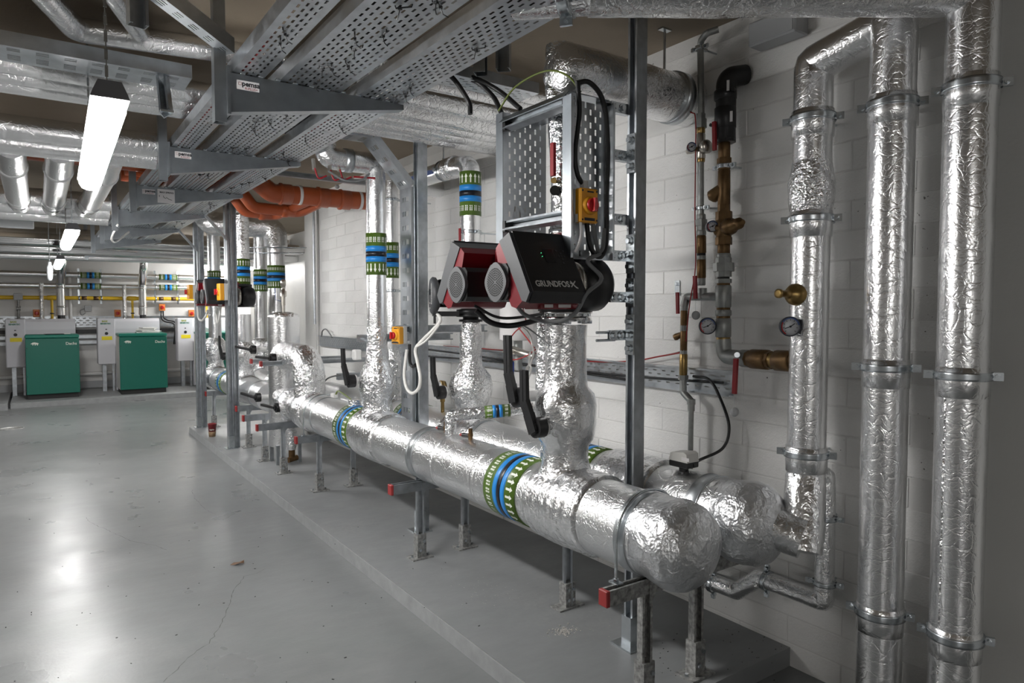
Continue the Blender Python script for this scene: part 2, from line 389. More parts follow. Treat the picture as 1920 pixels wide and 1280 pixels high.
# ------------------------------------------------------------------ the room
WX = 2.58; CH = 2.79; PX = 1.50; PH = 0.08; WY = 7.9; BX = 3.6; BY = 14.6
def struct(o): o['kind'] = 'structure'; return o
struct(MB().bbox(-8, BX + 0.2, -5, BY + 0.2, -0.1, 0).build('floor', 'floor_paint'))
struct(MB().bbox(-8, BX + 0.2, -5, BY + 0.2, CH, CH + 0.2).build('ceiling', 'ceiling_concrete'))
struct(MB().bbox(-8, BX + 0.2, BY, BY + 0.2, 0, CH).build('wall_back', 'back_wall_paint'))
struct(MB().bbox(-8.2, -8, -5, BY + 0.2, 0, CH).build('wall_left', 'back_wall_paint'))
struct(MB().bbox(-8, BX + 0.2, -5.2, -5, 0, CH).build('wall_front', 'back_wall_paint'))
struct(MB().bbox(BX, BX + 0.2, WY, BY, 0, CH).build('wall_recess', 'back_wall_paint'))
struct(MB().bbox(2.53, WX + 0.2, -5, 0.94, 0, CH).build('wall_pier', 'plaster_grey'))
struct(MB().bbox(WX - 0.02, WX + 0.10, 7.48, WY, 0, CH).bbox(WX - 0.024, WX + 0.1, 7.53, 7.85, 0.12, CH - 0.02).build('trim_1', 'back_wall_paint'))
wall = struct(MB().bbox(WX + 0.0035, BX, -5, WY, 0, CH).build('wall_right', 'mortar_paint'))
BH = 0.114; BL = 0.477; Z0 = 2.378 - 21 * BH
def block_mesh(name, seed):
    b = MB(); b.cbox((0, 0, 0), (0.05, BL - 0.0045, BH - 0.005), 0.0025)
    me = bpy.data.meshes.new(name); me.from_pydata(b.v, [], b.f); me.materials.append(MATS['block_paint']); return me
bmesh_ = block_mesh('brick', 0)
cells = []
for r in range(-1, 25):
    z = Z0 + (r + 0.5) * BH
    if z < 0.03 or z > CH - 0.03: continue
    for k in range(-2, 20):
        y = 1.915 + (k + 0.5 + (0.5 if r % 2 else 0)) * BL
        if y - BL / 2 < 0.86 or y + BL / 2 > 7.47: continue
        cells.append((y, z))
cells.sort(key=lambda c: (c[0] ** 2 + (c[1] - 1.4) ** 2))
rest = MB()
for i, (y, z) in enumerate(cells):
    dx = random.uniform(-0.0015, 0.0015)
    if i < 300:
        o = bpy.data.objects.new('brick', bmesh_); COL.objects.link(o); o.parent = wall
        o.location = (WX + 0.025 + dx, y, z); o.rotation_euler = (random.uniform(-.003, .003), 0, random.uniform(-.002, .002))
    else: rest.cbox((WX + 0.025 + dx, y, z), (0.05, BL - 0.0045, BH - 0.005), 0.0025)
o = rest.build('distant_bricks', 'block_paint', wall); o['kind'] = 'stuff'
# cast plinth under the headers, boiler plinth
pl = struct(MB().bbox(PX, WX, 1.66, 9.1, 0, PH).build('plinth', 'plinth_paint'))
MB().bbox(PX - 0.004, PX + 0.006, 1.66, 9.1, 0, PH - 0.004).bbox(PX, WX, 9.096, 9.104, 0, PH - 0.004).build('edge_board', 'plinth_edge', pl)
bp = struct(MB().bbox(-0.37, BX, 12.92, BY, 0, 0.08).build('boiler_plinth', 'plinth_edge'))
struct(MB().bbox(-3.0, -0.40, 12.75, BY, 0, 0.10).build('side_plinth', 'plinth_edge'))
# floor cracks: recessed lines drawn as thin slivers
fl = bpy.data.objects['floor']
def crack(px, name='crack', wd=0.0022):
    pts = [aZ(x, y, 0.0006) for x, y in px]; P = []
    for a, b in zip(pts, pts[1:]):
        k = max(2, int((b - a).length / 0.03))
        P += [a.lerp(b, j / k) + V((random.gauss(0, .004), random.gauss(0, .004), 0)) for j in range(k)]
    b = MB()
    for a, c in zip(P, P[1:]):
        q = V((-(c - a).y, (c - a).x, 0)).normalized() * random.uniform(0.3, 1) * wd
        b.add([a - q, a + q, c + q, c - q], [(0, 1, 2, 3)])
    b.build(name, 'crack', fl)
crack([(310, 1278), (345, 1240), (390, 1205), (420, 1160), (437, 1110), (458, 1080), (480, 1075), (505, 1062)])
crack([(160, 970), (175, 982), (215, 1000), (250, 1015), (292, 1022), (318, 1032)], wd=0.0016)
crack([(360, 918), (366, 935), (385, 955), (408, 965)], wd=0.0016)

# ------------------------------------------------------------------ LED battens
def batten(label, c, d, group='LED battens hung in a row over the aisle', L=1.5, chains=True):
    """c = centre of fitting, d = unit direction of its length"""
    c = V(c); d = V(d).normalized(); q = V((d.y, -d.x, 0)); t = thing('led_batten', label, 'light', c, group)
    prof = lambda w0, w1, z0, z1: [(-w0, z0), (w0, z0), (w1, z1), (-w1, z1)]
    MB().prism([(-.05, .012), (.05, .012), (.044, .03), (.03, .062), (-.03, .062), (-.044, .03)], c - d * (L / 2 + .012), q, (0, 0, 1), d * (L + .024)).build('housing', 'lamp_housing', t)
    b = MB(); prs = [(-.046, .014), (-.044, -.012), (-.032, -.032), (-.012, -.040), (.012, -.040), (.032, -.032), (.044, -.012), (.046, .014)]
    R = []
    for s, f in ((-L / 2, .55), (-L / 2 + .02, .85), (-L / 2 + .05, 1), (L / 2 - .05, 1), (L / 2 - .02, .85), (L / 2, .55)):
        R.append([c + d * s + q * x * f + V((0, 0, 1)) * (z * f + (1 - f) * .014) for x, z in prs])
    b.rings(R, True, True); b.build('diffuser', 'diffuser', t)
    if chains:
        for s in (-1, 1):
            p = c + d * s * (L / 2 - 0.12) + V((0, 0, .06)); ch = MB(); z = p.z; k = 0
            while z < CH:
                ch.box((p.x, p.y, z + .014), (0.003 if k % 2 else .009, .009 if k % 2 else .003, .034)); z += .026; k += 1
            ch.build('chain', 'zinc', t)
            MB().box(p + V((0, 0, 0.004)), (.03, .05, .012)).build('clip', 'zinc', t)
    return t
batten('nearest bright LED batten hanging on chains over the aisle', (0.205, 3.07, 2.1), (0.02, 1, 0))
batten('second LED batten over the aisle, just beyond the brightest one', (0.24, 6.95, 2.1), (0, 1, 0))
batten('third and smallest LED batten of the aisle row, towards the green boilers', (0.25, 10.6, 2.1), (0, 1, 0))
batten('LED batten hanging behind the viewer near the front wall', (-2.8, -3.4, 2.1), (0, 1, 0), group='LED battens outside the aisle row')  # added fill lamp out of view, brightens the pier and tall pipes
batten('LED batten over the open floor left of the aisle row', (-3.6, 5.0, 2.1), (0, 1, 0), group='LED battens outside the aisle row')  # added out of view to lift the ambient light, no known fitting here
batten('LED batten running crosswise above the third green boiler', (2.95, 13.4, 2.3), (1, 0, 0), group='LED battens hung crosswise near the boilers', L=1.2)

# ------------------------------------------------------------------ pipe dressing
def tape(pipe, c, axis, R, flow=1, L=0.27, n=40, arrow=0.027):
    """green / blue / black / blue / green service band with flow arrows; children of the pipe"""
    c = V(c); ax = V(axis).normalized() * flow; root = MB().lathe(c - ax * L / 2, ax, [(0, R), (0, R + .0012), (L, R + .0012), (L, R)], n).build('service_band', 'green_tape', pipe)
    for a, b, m in ((-.19, -.06, 'blue_tape'), (-.06, .06, 'black_tape'), (.06, .19, 'blue_tape')):
        MB().lathe(c + ax * a * L, ax, [(0, R + .001), (0, R + .0018), ((b - a) * L, R + .0018), ((b - a) * L, R + .001)], n).build('stripe', m, root)
    u = (V((0, 0, 1)) if abs(ax.z) < .9 else V((1, 0, 0))); w_ = ax.cross(u); rr = R + .0022; N = max(6, int(2 * math.pi * R / arrow)); A = MB(); Tx = MB()
    P = lambda s, t, th: c + ax * t + (u * math.cos(th + s / R) + w_ * math.sin(th + s / R)) * rr
    for k in range(N):
        th = 2 * math.pi * k / N; a0 = .235 * L; a1 = .36 * L; a2 = .44 * L; h = arrow * .15; H = arrow * .36
        A.add([P(-h, a0, th), P(h, a0, th), P(h, a1, th), P(-h, a1, th)], [(0, 1, 2, 3)])
        A.add([P(-H, a1, th), P(H, a1, th), P(0, a2, th)], [(0, 1, 2)])
        for gx in (-.23, .16):      # two block characters per unit, unreadably small in print
            for (p0, p1, q0, q1) in ((0, .8, 0, .22), (0, .8, .39, .61), (0, .8, .78, 1), (0, .25, .1, .5), (.5, .8, .5, .9), (.5, .8, .1, .4)):
                s0 = (gx + p0 * .3) * arrow; s1 = (gx + p1 * .3) * arrow; t0 = -.40 * L + q0 * .12 * L; t1 = -.40 * L + q1 * .12 * L
                Tx.add([P(s0, t0, th), P(s1, t0, th), P(s1, t1, th), P(s0, t1, th)], [(0, 1, 2, 3)])
    A.build('arrow_print', 'white_print', root); Tx.build('letter_print', 'white_print', root)

def seam(pipe, c, axis, R, wd=0.05, m='foil_crinkle', bulge=0.002):
    MB().lathe(V(c) - V(axis).normalized() * wd / 2, axis, [(0, R - .002), (0.002, R + bulge), (wd * .5, R + bulge + .001), (wd - .002, R + bulge), (wd, R - .002)], 32, nz=(.0012, 30)).build('foil_joint', m, pipe)

def clamp(label, c, R, axis=(0, 0, 1), ear=(0, 1, 0), rod=None, group='zinc pipe clamps', wd=.02):
    """two-part ribbed clamp with bolted ears; rod = end point of the threaded rod"""
    c = V(c); ax = V(axis).normalized(); e = V(ear).normalized(); t = thing('pipe_clamp', label, 'clamp', c, group); h = wd / 2
    MB().lathe(c - ax * h, ax, [(0, R - .003), (0, R + .005), (wd * .25, R + .0025), (wd * .5, R + .005), (wd * .75, R + .0025), (wd, R + .005), (wd, R - .003)], 36).build('band', 'zinc', t)
    tn = ax.cross(e)
    for s in (-1, 1):
        p = c + e * s * (R + .014); o = MB().bar(p - tn * .006, p + tn * .006, .032, wd, ax).build('ear', 'zinc', t)
        MB().cyl(p - tn * .016, p + tn * .016, .0035, 8).cyl(p + tn * .008, p + tn * .014, .0075, 6, smooth=False).cyl(p - tn * .014, p - tn * .008, .0075, 6, smooth=False).build('bolt', 'zinc', o)
    if rod is not None:
        r = V(rod); d = (r - c).normalized(); MB().cyl(c + d * R, r, .005, 8).build('rod', 'zinc', t)
        MB().cyl(c + d * R, c + d * (R + .02), .009, 6, smooth=False).build('nut', 'zinc', t)
    return t

# ------------------------------------------------------------------ the two lagged headers
HX, HZ, HR = 1.835, 0.68, 0.15; GX = 2.24
def header(label, X, Y0, Y1, sleeves, bands, tapes, R=HR, cap0=True, cap1=False, Z=HZ):
    t = thing('header_pipe', label, 'pipe', (X, (Y0 + Y1) / 2, Z - R)); ya = Y0 + (.22 if cap0 else 0)
    L = MB().sweep(resample([(X, ya, Z), (X, Y1, Z)], .04), R, 56, nz=(0.0007, 6), caps=True).build('lagging', 'foil_y', t)
    if cap0:
        cp = [(0, 0.001), (.004, .05), (.016, .095), (.04, .132), (.07, .152), (.11, .160), (.16, .158), (.215, .151), (.24, R + .003)]
        prof = []
        for (a, b), (c, d) in zip(cp, cp[1:]):
            prof += [(a + (c - a) * k / 3, b + (d - b) * k / 3) for k in range(3)]
        prof.append(cp[-1])
        MB().lathe((X, Y0 - .0, Z), (0, 1, 0), prof, 64, nz=(.007, 9)).build('end_cap', 'foil_cap', t)
    for a, b in sleeves:
        n = max(6, int((b - a) / .015)); prof = [(0, R - .004)] + [((b - a) * k / n, R + .012 + .006 * math.sin(math.pi * k / n) + .003 * math.sin(k * 1.9)) for k in range(1, n)] + [(b - a, R - .004)]
        MB().lathe((X, a, Z), (0, 1, 0), prof, 64, nz=(.002, 12)).build('tee_sleeve', 'foil_soft', t)
    for y, wd in bands:
        MB().lathe((X, y - wd / 2, Z), (0, 1, 0), [(0, R - .002), (0, R + .0045), (.004, R + .0045), (.006, R + .003), (wd - .006, R + .003), (wd - .004, R + .0045), (wd, R + .0045), (wd, R - .002)], 56).build('steel_band', 'band_steel', t)
    for y, fl in tapes: tape(t, (X, y, Z), (0, 1, 0), R + .0025, fl, n=64, L=.25, arrow=.034)
    return t
h1 = header('front foil-lagged header pipe ending in a crumpled foil dome', HX, 1.50, 5.62, [(2.0, 2.36), (3.97, 4.38)], [(1.765, .055), (3.45, .07), (5.13, .012)], [(2.54, -1), (4.52, -1)])
h2 = header('rear foil-lagged header pipe against the block wall', GX, 1.50, 6.25, [(3.5, 3.88), (4.7, 5.0), (2.05, 2.4)], [(1.80, .06), (3.5, .05)], [(2.55, -1), (4.45, -1)])
for k, y in ((0, 2.78), (0, 3.2), (0, 2.14)): seam(h1, (HX, y, HZ), (0, 1, 0), HR + .001, .035, 'foil_y', .001)
h3 = header('distant foil-lagged header pipe beyond the vertical vessel', HX, 6.75, 9.35, [(7.55, 7.95), (9.0, 9.3)], [(7.05, .02), (8.9, .03)], [(8.45, 1)], R=.135, cap0=False, Z=.66)
h4 = header('distant rear header pipe beyond the vertical vessel', GX, 6.9, 9.3, [(7.6, 8.0)], [(8.6, .03)], [], R=.13, cap0=False, Z=.66)
# tee of header one: elbow up and over to the vessel, lower nozzle
VP = t = thing('vessel_pipework', 'bulky foil-lagged elbow linking the front header to the vertical vessel', 'pipe', (HX, 5.55, .5))
MB().sweep(resample(fillet([(HX, 5.58, .62), (HX, 5.58, 1.09), (1.87, 6.4, 1.09)], .17, 8), .03), .125, 40, nz=(.007, 12)).build('elbow', 'foil_crinkle', t)
MB().lathe((HX, 5.38, HZ), (0, 1, 0), [(0, .13), (.01, .155), (.06, .162), (.12, .168), (.2, .165), (.27, .155), (.3, .12), (.31, .05)], 48, nz=(.005, 13)).build('tee_cover', 'foil_crinkle', t)
MB().sweep(resample([(HX, 5.6, HZ), (1.86, 6.4, HZ)], .03), .115, 36, nz=(.006, 12)).build('lower_nozzle', 'foil_crinkle', t)
MB().lathe((HX, 5.95, HZ), (0, 1, 0), [(0, .11), (.01, .135), (.07, .14), (.13, .132), (.14, .11)], 36, nz=(.005, 15)).build('valve_cover', 'foil_crinkle', t)
# ------------------------------------------------------------------ vertical vessel
vx, vy, vr = 1.89, 6.47, .143
t = thing('separator_vessel', 'tall upright foil-lagged cylinder with small air vent on top', 'vessel', (vx, vy, .24))
MB().sweep(resample([(vx, vy, .24), (vx, vy, 1.44)], .04), vr, 44, nz=(0.0007, 6)).build('lagging', 'foil_z', t)
MB().lathe((vx, vy, 1.435), (0, 0, 1), [(0, vr), (.015, vr), (.035, vr * .85), (.05, vr * .5), (.055, .01)], 40, nz=(.003, 20)).build('lid', 'foil_crinkle', t)
a = MB().cyl((vx, vy, 1.47), (vx, vy, 1.55), .014, 10).cyl((vx, vy, 1.55), (vx, vy, 1.63), .02, 10).lathe((vx, vy, 1.63), (0, 0, 1), [(0, .03), (.05, .032), (.055, .02), (.1, .018), (.1, .026), (.15, .026), (.16, .01)], 14).build('air_vent', 'nickel', t)
MB().bar((vx - .07, vy, 1.60), (vx - .075, vy, 1.71), .008, .004).bar((vx, vy, 1.58), (vx - .07, vy, 1.60), .006, .004).build('vent_lever', 'blue_handle', t)
MB().sweep(resample([(vx + .01, vy - .16, .22), (vx + .01, vy - .16, .40)], .03), .04, 18, nz=(.002, 20)).cyl((vx + .01, vy - .16, .38), (vx, vy, .38), .05, 12).build('drain_stub', 'foil_crinkle', t)
MB().cyl((vx + .01, vy - .16, .14), (vx + .01, vy - .16, .22), .03, 12).cyl((vx - .03, vy - .18, .13), (vx + .06, vy - .15, .14), .026, 12).build('drain_valve', 'bronze', t)
for sx in (-1, 1):
    for sy in (-1, 1): MB().bar((vx + sx * .1, vy + sy * .1, PH), (vx + sx * .1, vy + sy * .1, .26), .03, .03, (1, 0, 0)).build('leg', 'galvanised', t)

# ------------------------------------------------------------------ butterfly valve levers
def lever(root, p, up=.2, name='valve_lever', tilt=0.0, flip=1, horiz=None):
    """black notch-plate lever standing on the -X side of a valve at p"""
    p = V(p); b = MB(); b.cyl(p + V((.02, 0, 0)), p + V((-.022, 0, 0)), .043, 18).cyl(p + V((-.022, 0, 0)), p + V((-.034, 0, 0)), .026, 12)
    if horiz is None:
        k1 = p + V((-.03, .028 * flip, .055)); k2 = p + V((-.035, .05 * flip, .095)); e = k2 + V((-.004, tilt, up))
        for o in (-.012, .012):
            q = V((0, o, 0)); b.bar(k2 + q, e + q, .02, .017, (1, 0, 0))
        b.bar(p + V((-.026, -.005 * flip, -.02)), k1, .05, .024, (1, 0, 0)); b.bar(k1, k2 + V((0, 0, .01)), .046, .022, (1, 0, 0))
    else:
        h = V(horiz); b.bar(p + V((-.026, 0, 0)), p + V((-.04, 0, 0)) + h, .026, .022)
    o = b.build(name, 'handle_black', root)
    MB().cyl(p + V((.12, 0, 0)), p + V((.02, 0, 0)), .024, 12).cyl(p + V((.03, 0, 0)), p + V((.02, 0, 0)), .04, 14).build('stem_disc', 'white_plastic', o)
    return o

# ------------------------------------------------------------------ risers
def bulged(p, prof, mat_, root, name, n=36, nz=(.004, 16)):
    q = []
    for (a, b), (c, d) in zip(prof, prof[1:]):
        k = max(1, int((c - a) / .025)); q += [(a + (c - a) * j / k, b + (d - b) * j / k) for j in range(k)]
    q.append(prof[-1]); return MB().lathe(p, (0, 0, 1), q, n, nz=nz).build(name, mat_, root)
# V1 near riser, X 1.835 Y 2.25
v1y = 2.25
t = thing('pump_riser', 'near foil riser with swollen valve cover under the black twin pump', 'pipe', (HX, v1y, .8)); V1 = t
bulged((HX, v1y, 0), [(.78, .13), (.84, .105), (.88, .094), (.93, .098), (.96, .118), (1.02, .132), (1.10, .133), (1.15, .122), (1.18, .094), (1.25, .088), (1.33, .088), (1.44, .09)], 'foil_soft', t, 'lower_lagging', 44, (.004, 12))
MB().lathe((HX, v1y, 1.455), (0, 0, 1), [(0, .088), (0, .108), (.022, .108), (.022, .09), (.032, .09), (.032, .112), (.042, .112), (.042, .06)], 32).build('steel_flange', 'polished_steel', t)
b = MB()
for k in range(8):
    a = k * math.pi / 4 + .2; p = V((HX + .098 * math.cos(a), v1y + .098 * math.sin(a), 1.445)); b.cyl(p, p + V((0, 0, .105)), .007, 8).cyl(p + V((0, 0, .09)), p + V((0, 0, .105)), .013, 6, smooth=False).cyl(p, p + V((0, 0, .014)), .013, 6, smooth=False)
b.build('flange_bolts', 'zinc', t)
MB().sweep(resample([(HX, v1y, 1.75), (HX, v1y, 2.05), (HX - .005, v1y + .03, 2.45), (HX - .005, v1y + .03, 2.6)], .03), .066, 32, nz=(.006, 15)).build('upper_lagging', 'foil_crinkle', t)
MB().lathe((HX, v1y, 1.74), (0, 0, 1), [(0, .066), (0, .074), (.03, .074), (.035, .066), (.07, .068), (.075, .074), (.1, .074), (.1, .06)], 28).build('upper_collar', 'polished_steel', t)
lever(t, (HX - .150, v1y - .01, 1.02), .14, flip=1); lever(t, (HX - .150, v1y + .13, 1.13), .17, flip=.6)
h = MB().bar(aX(1037, 268, HX - .10), aX(1037, 330, HX - .10), .022, .014, (1, 0, 0)).build('red_lever', 'red_handle', t)
MB().cyl(aX(1038, 338, HX - .11), aX(1038, 338, HX - .03), .012, 10).build('lever_boss', 'brass', h)
MB().cyl(aX(1040, 357, HX - .080), aX(1040, 357, HX - .03), .02, 16).build('sensor_hole', 'hole_black', t)
# side branch behind V1
o = MB().sweep(resample(fillet([(HX + .05, v1y + .12, .80), (HX + .05, v1y + .12, 1.12), (HX, v1y, 1.22)], .08), .03), .075, 24, nz=(.005, 14)).sweep(resample([(HX + .03, v1y + .16, 1.10), (HX + .03, v1y + .14, 1.46)], .03), .06, 22, nz=(.005, 14)).build('rear_branch', 'foil_crinkle', t)
# V2 back riser
v2y = 3.69
t = thing('rear_riser', 'rear foil riser with bulbous valve cover and up-arrow band', 'pipe', (GX, v2y, .8)); V2 = t
bulged((GX, v2y, 0), [(.78, .12), (.84, .085), (.87, .085), (.91, .105), (.97, .132), (1.03, .138), (1.09, .125), (1.14, .085), (1.18, .072), (1.3, .068), (1.36, .07), (1.40, .066), (1.43, .055)], 'foil_crinkle', t, 'lower_lagging', 40, (.005, 13))
MB().sweep(resample(fillet([(GX, v2y, 1.75), (GX, v2y, 2.40), (GX, v2y + .25, 2.43)], .06, 5), .04), .064, 32, nz=(0.0007, 6)).build('upper_lagging', 'foil_z', t)
tape(t, (GX, v2y, aX(880, 365, GX).z), (0, 0, 1), .067, 1, n=36)
MB().lathe((GX, v2y, 1.43), (0, 0, 1), [(0, .05), (0, .075), (.015, .075), (.015, .05), (.03, .05), (.03, .09), (.05, .09), (.05, .05)], 20).build('black_flange', 'black_plastic', t)
lever(t, (GX - .16, v2y + .10, .985), .13, flip=.7)
MB().bar(aX(862, 428, GX - .09), aX(863, 500, GX - .09), .014, .01, (1, 0, 0)).build('red_lever', 'red_handle', t)
t = thing('high_level_pipe', 'foil pipe running off at high level from the rear riser', 'pipe', (GX, 5, 2.43))
MB().sweep(resample([(GX, v2y + .2, 2.42), (GX, 4.62, 2.43), (2.578, 4.70, 2.43)], .08), .062, 28, nz=(0.0007, 6)).build('lagging', 'foil_y', t)
MB().bar((GX - .060, v2y + .35, 2.42), (GX - .060, v2y + .75, 2.42), .006, .03).build('blue_lettering', 'ink_blue', t)
MB().lathe((GX, v2y + .17, 2.425), (0, 1, 0), [(0, .06), (.01, .07), (.05, .072), (.06, .062), (.08, .07), (.12, .07), (.13, .06)], 28, nz=(.002, 25)).build('foil_collar', 'foil_crinkle', t)
clamp('zinc clamp hanging the high level foil pipe beside the rear riser elbow', (GX, v2y + .34, 2.425), .063, (0, 1, 0), (1, 0, 0), (GX, v2y + .34, CH))
# V3 / V4
v3y = 4.21
t = thing('mid_riser', 'middle foil riser with down-arrow band above the front header', 'pipe', (HX, v3y, .8)); V3 = t
bulged((HX, v3y, 0), [(.78, .12), (.85, .098), (.91, .092), (.94, .108), (.98, .115), (1.06, .117), (1.11, .10), (1.17, .076), (1.28, .068), (1.4, .066)], 'foil_crinkle', t, 'lower_lagging', 40, (.005, 14))
MB().sweep(resample([(HX, v3y, 1.38), (HX, v3y, 2.42)], .04), .0635, 32, nz=(0.0007, 6)).build('upper_lagging', 'foil_z', t)
tape(t, (HX, v3y, aX(705, 477, HX).z), (0, 0, 1), .0655, -1, n=36)
lever(t, (HX - .14, v3y + .10, 1.035), .12, flip=.9)
o = MB().cbox(aX(669, 665, HX - .10), (.05, .06, .07), .008).build('white_sensor', 'white_plastic', t)
t = thing('thin_riser', 'thinner foil riser standing just behind the middle riser', 'pipe', (GX, 4.85, .8)); V4 = t
MB().sweep(resample([(GX, 4.85, .8), (GX, 4.85, 2.48)], .05), .052, 26, nz=(0.0007, 6)).build('lagging', 'foil_z', t)
bulged((GX, 4.85, 0), [(.78, .11), (.86, .08), (.95, .085), (1.0, .1), (1.08, .1), (1.14, .07), (1.2, .055)], 'foil_crinkle', t, 'valve_cover', 32)
tape(t, (GX, 4.85, aX(735, 488, GX).z), (0, 0, 1), .054, -1, n=32)
clamp('zinc clamp high on the thin riser behind the middle riser', (GX, 4.85, aX(732, 375, GX).z), .053, rod=(WX, 4.85, aX(732, 375, GX).z))
clamp('zinc clamp low on the thin riser behind the middle riser', (GX, 4.85, aX(735, 545, GX).z), .053, rod=(WX, 4.85, aX(735, 545, GX).z))
clamp('zinc clamp on the rear riser below its up-arrow band', (GX, v2y, aX(880, 436, GX).z), .065, rod=(WX, v2y, aX(880, 436, GX).z))
# top of V3 runs left as a cross pipe
t = thing('cross_pipe', 'foil cross pipe at the top of the middle riser', 'pipe', (1.3, v3y, 2.36))
MB().sweep(resample(fillet([(HX, v3y, 2.40), (HX, v3y, 2.45), (1.50, v3y, 2.45), (1.50, v3y, CH)], .06, 5), .04), .068, 28, nz=(0.0007, 6)).build('lagging', 'foil_x', t)
MB().lathe((1.62, v3y, 2.45), (1, 0, 0), [(0, .066), (0, .074), (.05, .074), (.05, .066)], 28).build('steel_band', 'band_steel', t)

# ------------------------------------------------------------------ pumps
def twin_pump(label, dy, dz, text=True):
    """twin-head circulator: two tilted control boxes, two motor ends with round grilles"""
    t = thing('twin_pump', label, 'pump', (HX, v1y + dy, 1.5 + dz)); D = V((0, dy, dz)); cy = 2.28
    q = lambda x, y, z: V((x, y, z)) + D
    b = MB().lathe(q(HX, v1y, 1.497), (0, 0, 1), [(0, .06), (0, .118), (.028, .118), (.028, .075), (.06, .07), (.2, .07), (.22, .1), (.245, .1), (.245, .06)], 28)
    b.lathe(q(1.80, 2.14, 1.605), (1, 0, 0), [(0, .07), (.02, .098), (.05, .108), (.1, .108), (.125, .09), (.135, .05), (.136, .01)], 32)
    b.lathe(q(1.80, 2.42, 1.605), (1, 0, 0), [(0, .07), (.02, .098), (.05, .108), (.1, .108), (.125, .09), (.135, .05), (.136, .01)], 32)
    b.box(q(1.865, cy, 1.605), (.1, .3, .15)); b.build('volute', 'black_plastic', t)
    for s in (-1, 1):
        Y = (lambda y: y) if s < 0 else (lambda y: 2 * cy - y)
        P = lambda y, z: (Y(y), z)
        y0 = Y(2.135)
        MB().lathe(q(1.745, y0, 1.605), (1, 0, 0), [(0, .06), (0, .088), (.018, .094), (.036, .088), (.036, .06)], 32).build('clamp_ring', 'nickel', t)
        sec = [(-.068, -.05), (-.05, -.068), (.05, -.068), (.068, -.05), (.068, .05), (.05, .068), (-.05, .068), (-.068, .05)]
        MB().prism(sec, q(1.415, y0, 1.605), (0, 1, 0), (0, 0, 1), (.335, 0, 0)).build('motor', 'pump_black', t)
        # grille: rounded diamond plate with rings of holes
        pl_ = []
        for k in range(40):
            a = 2 * math.pi * k / 40; r = .073 / (abs(math.cos(a)) ** 1.5 + abs(math.sin(a)) ** 1.5) ** (1 / 1.5); r = min(r, .072) * 1.03
            pl_.append((r * math.cos(a) * .98, r * math.sin(a)))
        g = MB().prism(pl_, q(1.402, y0, 1.605), (0, 1, 0), (0, 0, 1), (.014, 0, 0)).build('grille', 'grill_grey', t)
        hb = MB()
        for i, rr in enumerate((.010, .018, .026, .034, .042, .050)):
            m = 6 + 6 * i
            for k in range(m):
                a = 2 * math.pi * (k + .5 * (i % 2)) / m; hb.cyl(q(1.4012, y0 + rr * math.cos(a), 1.605 + rr * math.sin(a)), q(1.404, y0 + rr * math.cos(a), 1.605 + rr * math.sin(a)), .0033, 6, smooth=False)
        hb.build('grille_holes', 'hole_black', g)
        # control box: grey rim, red casing behind it, black face plate
        hx = V((.235, 0, 0))
        MB().prism([P(2.07, 1.785), P(2.135, 1.757), P(1.99, 1.535), P(1.965, 1.53), P(1.942, 1.565)], q(1.42, 0, 0), (0, 1, 0), (0, 0, 1), hx).build('control_rim', 'pump_grey', t)
        MB().prism([P(2.134, 1.757), P(2.164, 1.733), P(2.155, 1.70), P(2.13, 1.62), P(2.06, 1.515), P(2.03, 1.508), P(1.99, 1.535)], q(1.424, 0, 0), (0, 1, 0), (0, 0, 1), (.27, 0, 0)).build('red_casing', 'pump_red', t)
        f = MB().prism([P(2.068, 1.791), P(1.936, 1.568), P(1.962, 1.526), P(1.98, 1.53), P(1.95, 1.568), P(2.075, 1.782)], q(1.432, 0, 0), (0, 1, 0), (0, 0, 1), (.245, 0, 0)).build('control_face', 'pump_black', t)
        e1 = V((0, Y(2.068) - Y(1.936), 1.791 - 1.568)).normalized()
        if s < 0:
            o = q(1.452, 1.936, 1.568) + e1 * .020 + V((0, -.0015, .001))
            M = frame(o, (1, 0, 0), e1)
            if text:
                text_obj('brand_lettering', 'GRUNDFOS', .035, M, 'silver_print', f, bold=.0007, sx=.83)
                o2 = q(1.612, 1.936, 1.568) + e1 * .03 + V((0, -.0015, .001))
                mk = MB()
                for (a0, b0, a1, b1) in ((0, 0, .028, .026), (0, .018, .012, .012), (.016, .005, .03, -.006), (.004, .026, .024, -.004)):
                    p0 = o2 + V((a0, 0, 0)) + e1 * (b0 - .01); p1 = o2 + V((a1, 0, 0)) + e1 * (b1 - .01); mk.bar(p0, p1, .0045, .001, V((0, -1, .6)))
                mk.build('brand_mark', 'silver_print', f)
            oc = q(1.562, 1.936, 1.568) + e1 * .155 + V((0, -.0012, .0008)); nrm = V((1, 0, 0)).cross(e1)
            MB().bar(oc - V((.022, 0, 0)), oc + V((.022, 0, 0)), .058, .0012, nrm).build('display', 'screen_black', f)
            kb = MB()
            for (a, c) in ((.045, .0), (.058, .013), (.058, -.013), (.071, 0), (.04, .025), (.075, .025), (.056, -.03), (.058, 0)): kb.cyl(oc + V((a, 0, 0)) + e1 * c, oc + V((a, 0, 0)) + e1 * c + nrm * .0012, .004, 8)
            kb.build('buttons', 'pump_grey', f)
            MB().cyl(oc + V((-.034, 0, 0)) + e1 * .01, oc + V((-.034, 0, 0)) + e1 * .01 + nrm * .002, .0014, 6).cyl(oc + V((-.034, 0, 0)) - e1 * .005, oc + V((-.034, 0, 0)) - e1 * .005 + nrm * .002, .0014, 6).build('status_light', 'led_green', f)
    MB().prism([(2.16, 1.55), (2.40, 1.55), (2.39, 1.745), (2.36, 1.775), (2.2, 1.775), (2.17, 1.745)], q(1.57, 0, 0), (0, 1, 0), (0, 0, 1), (.23, 0, 0)).build('red_body', 'pump_red', t)
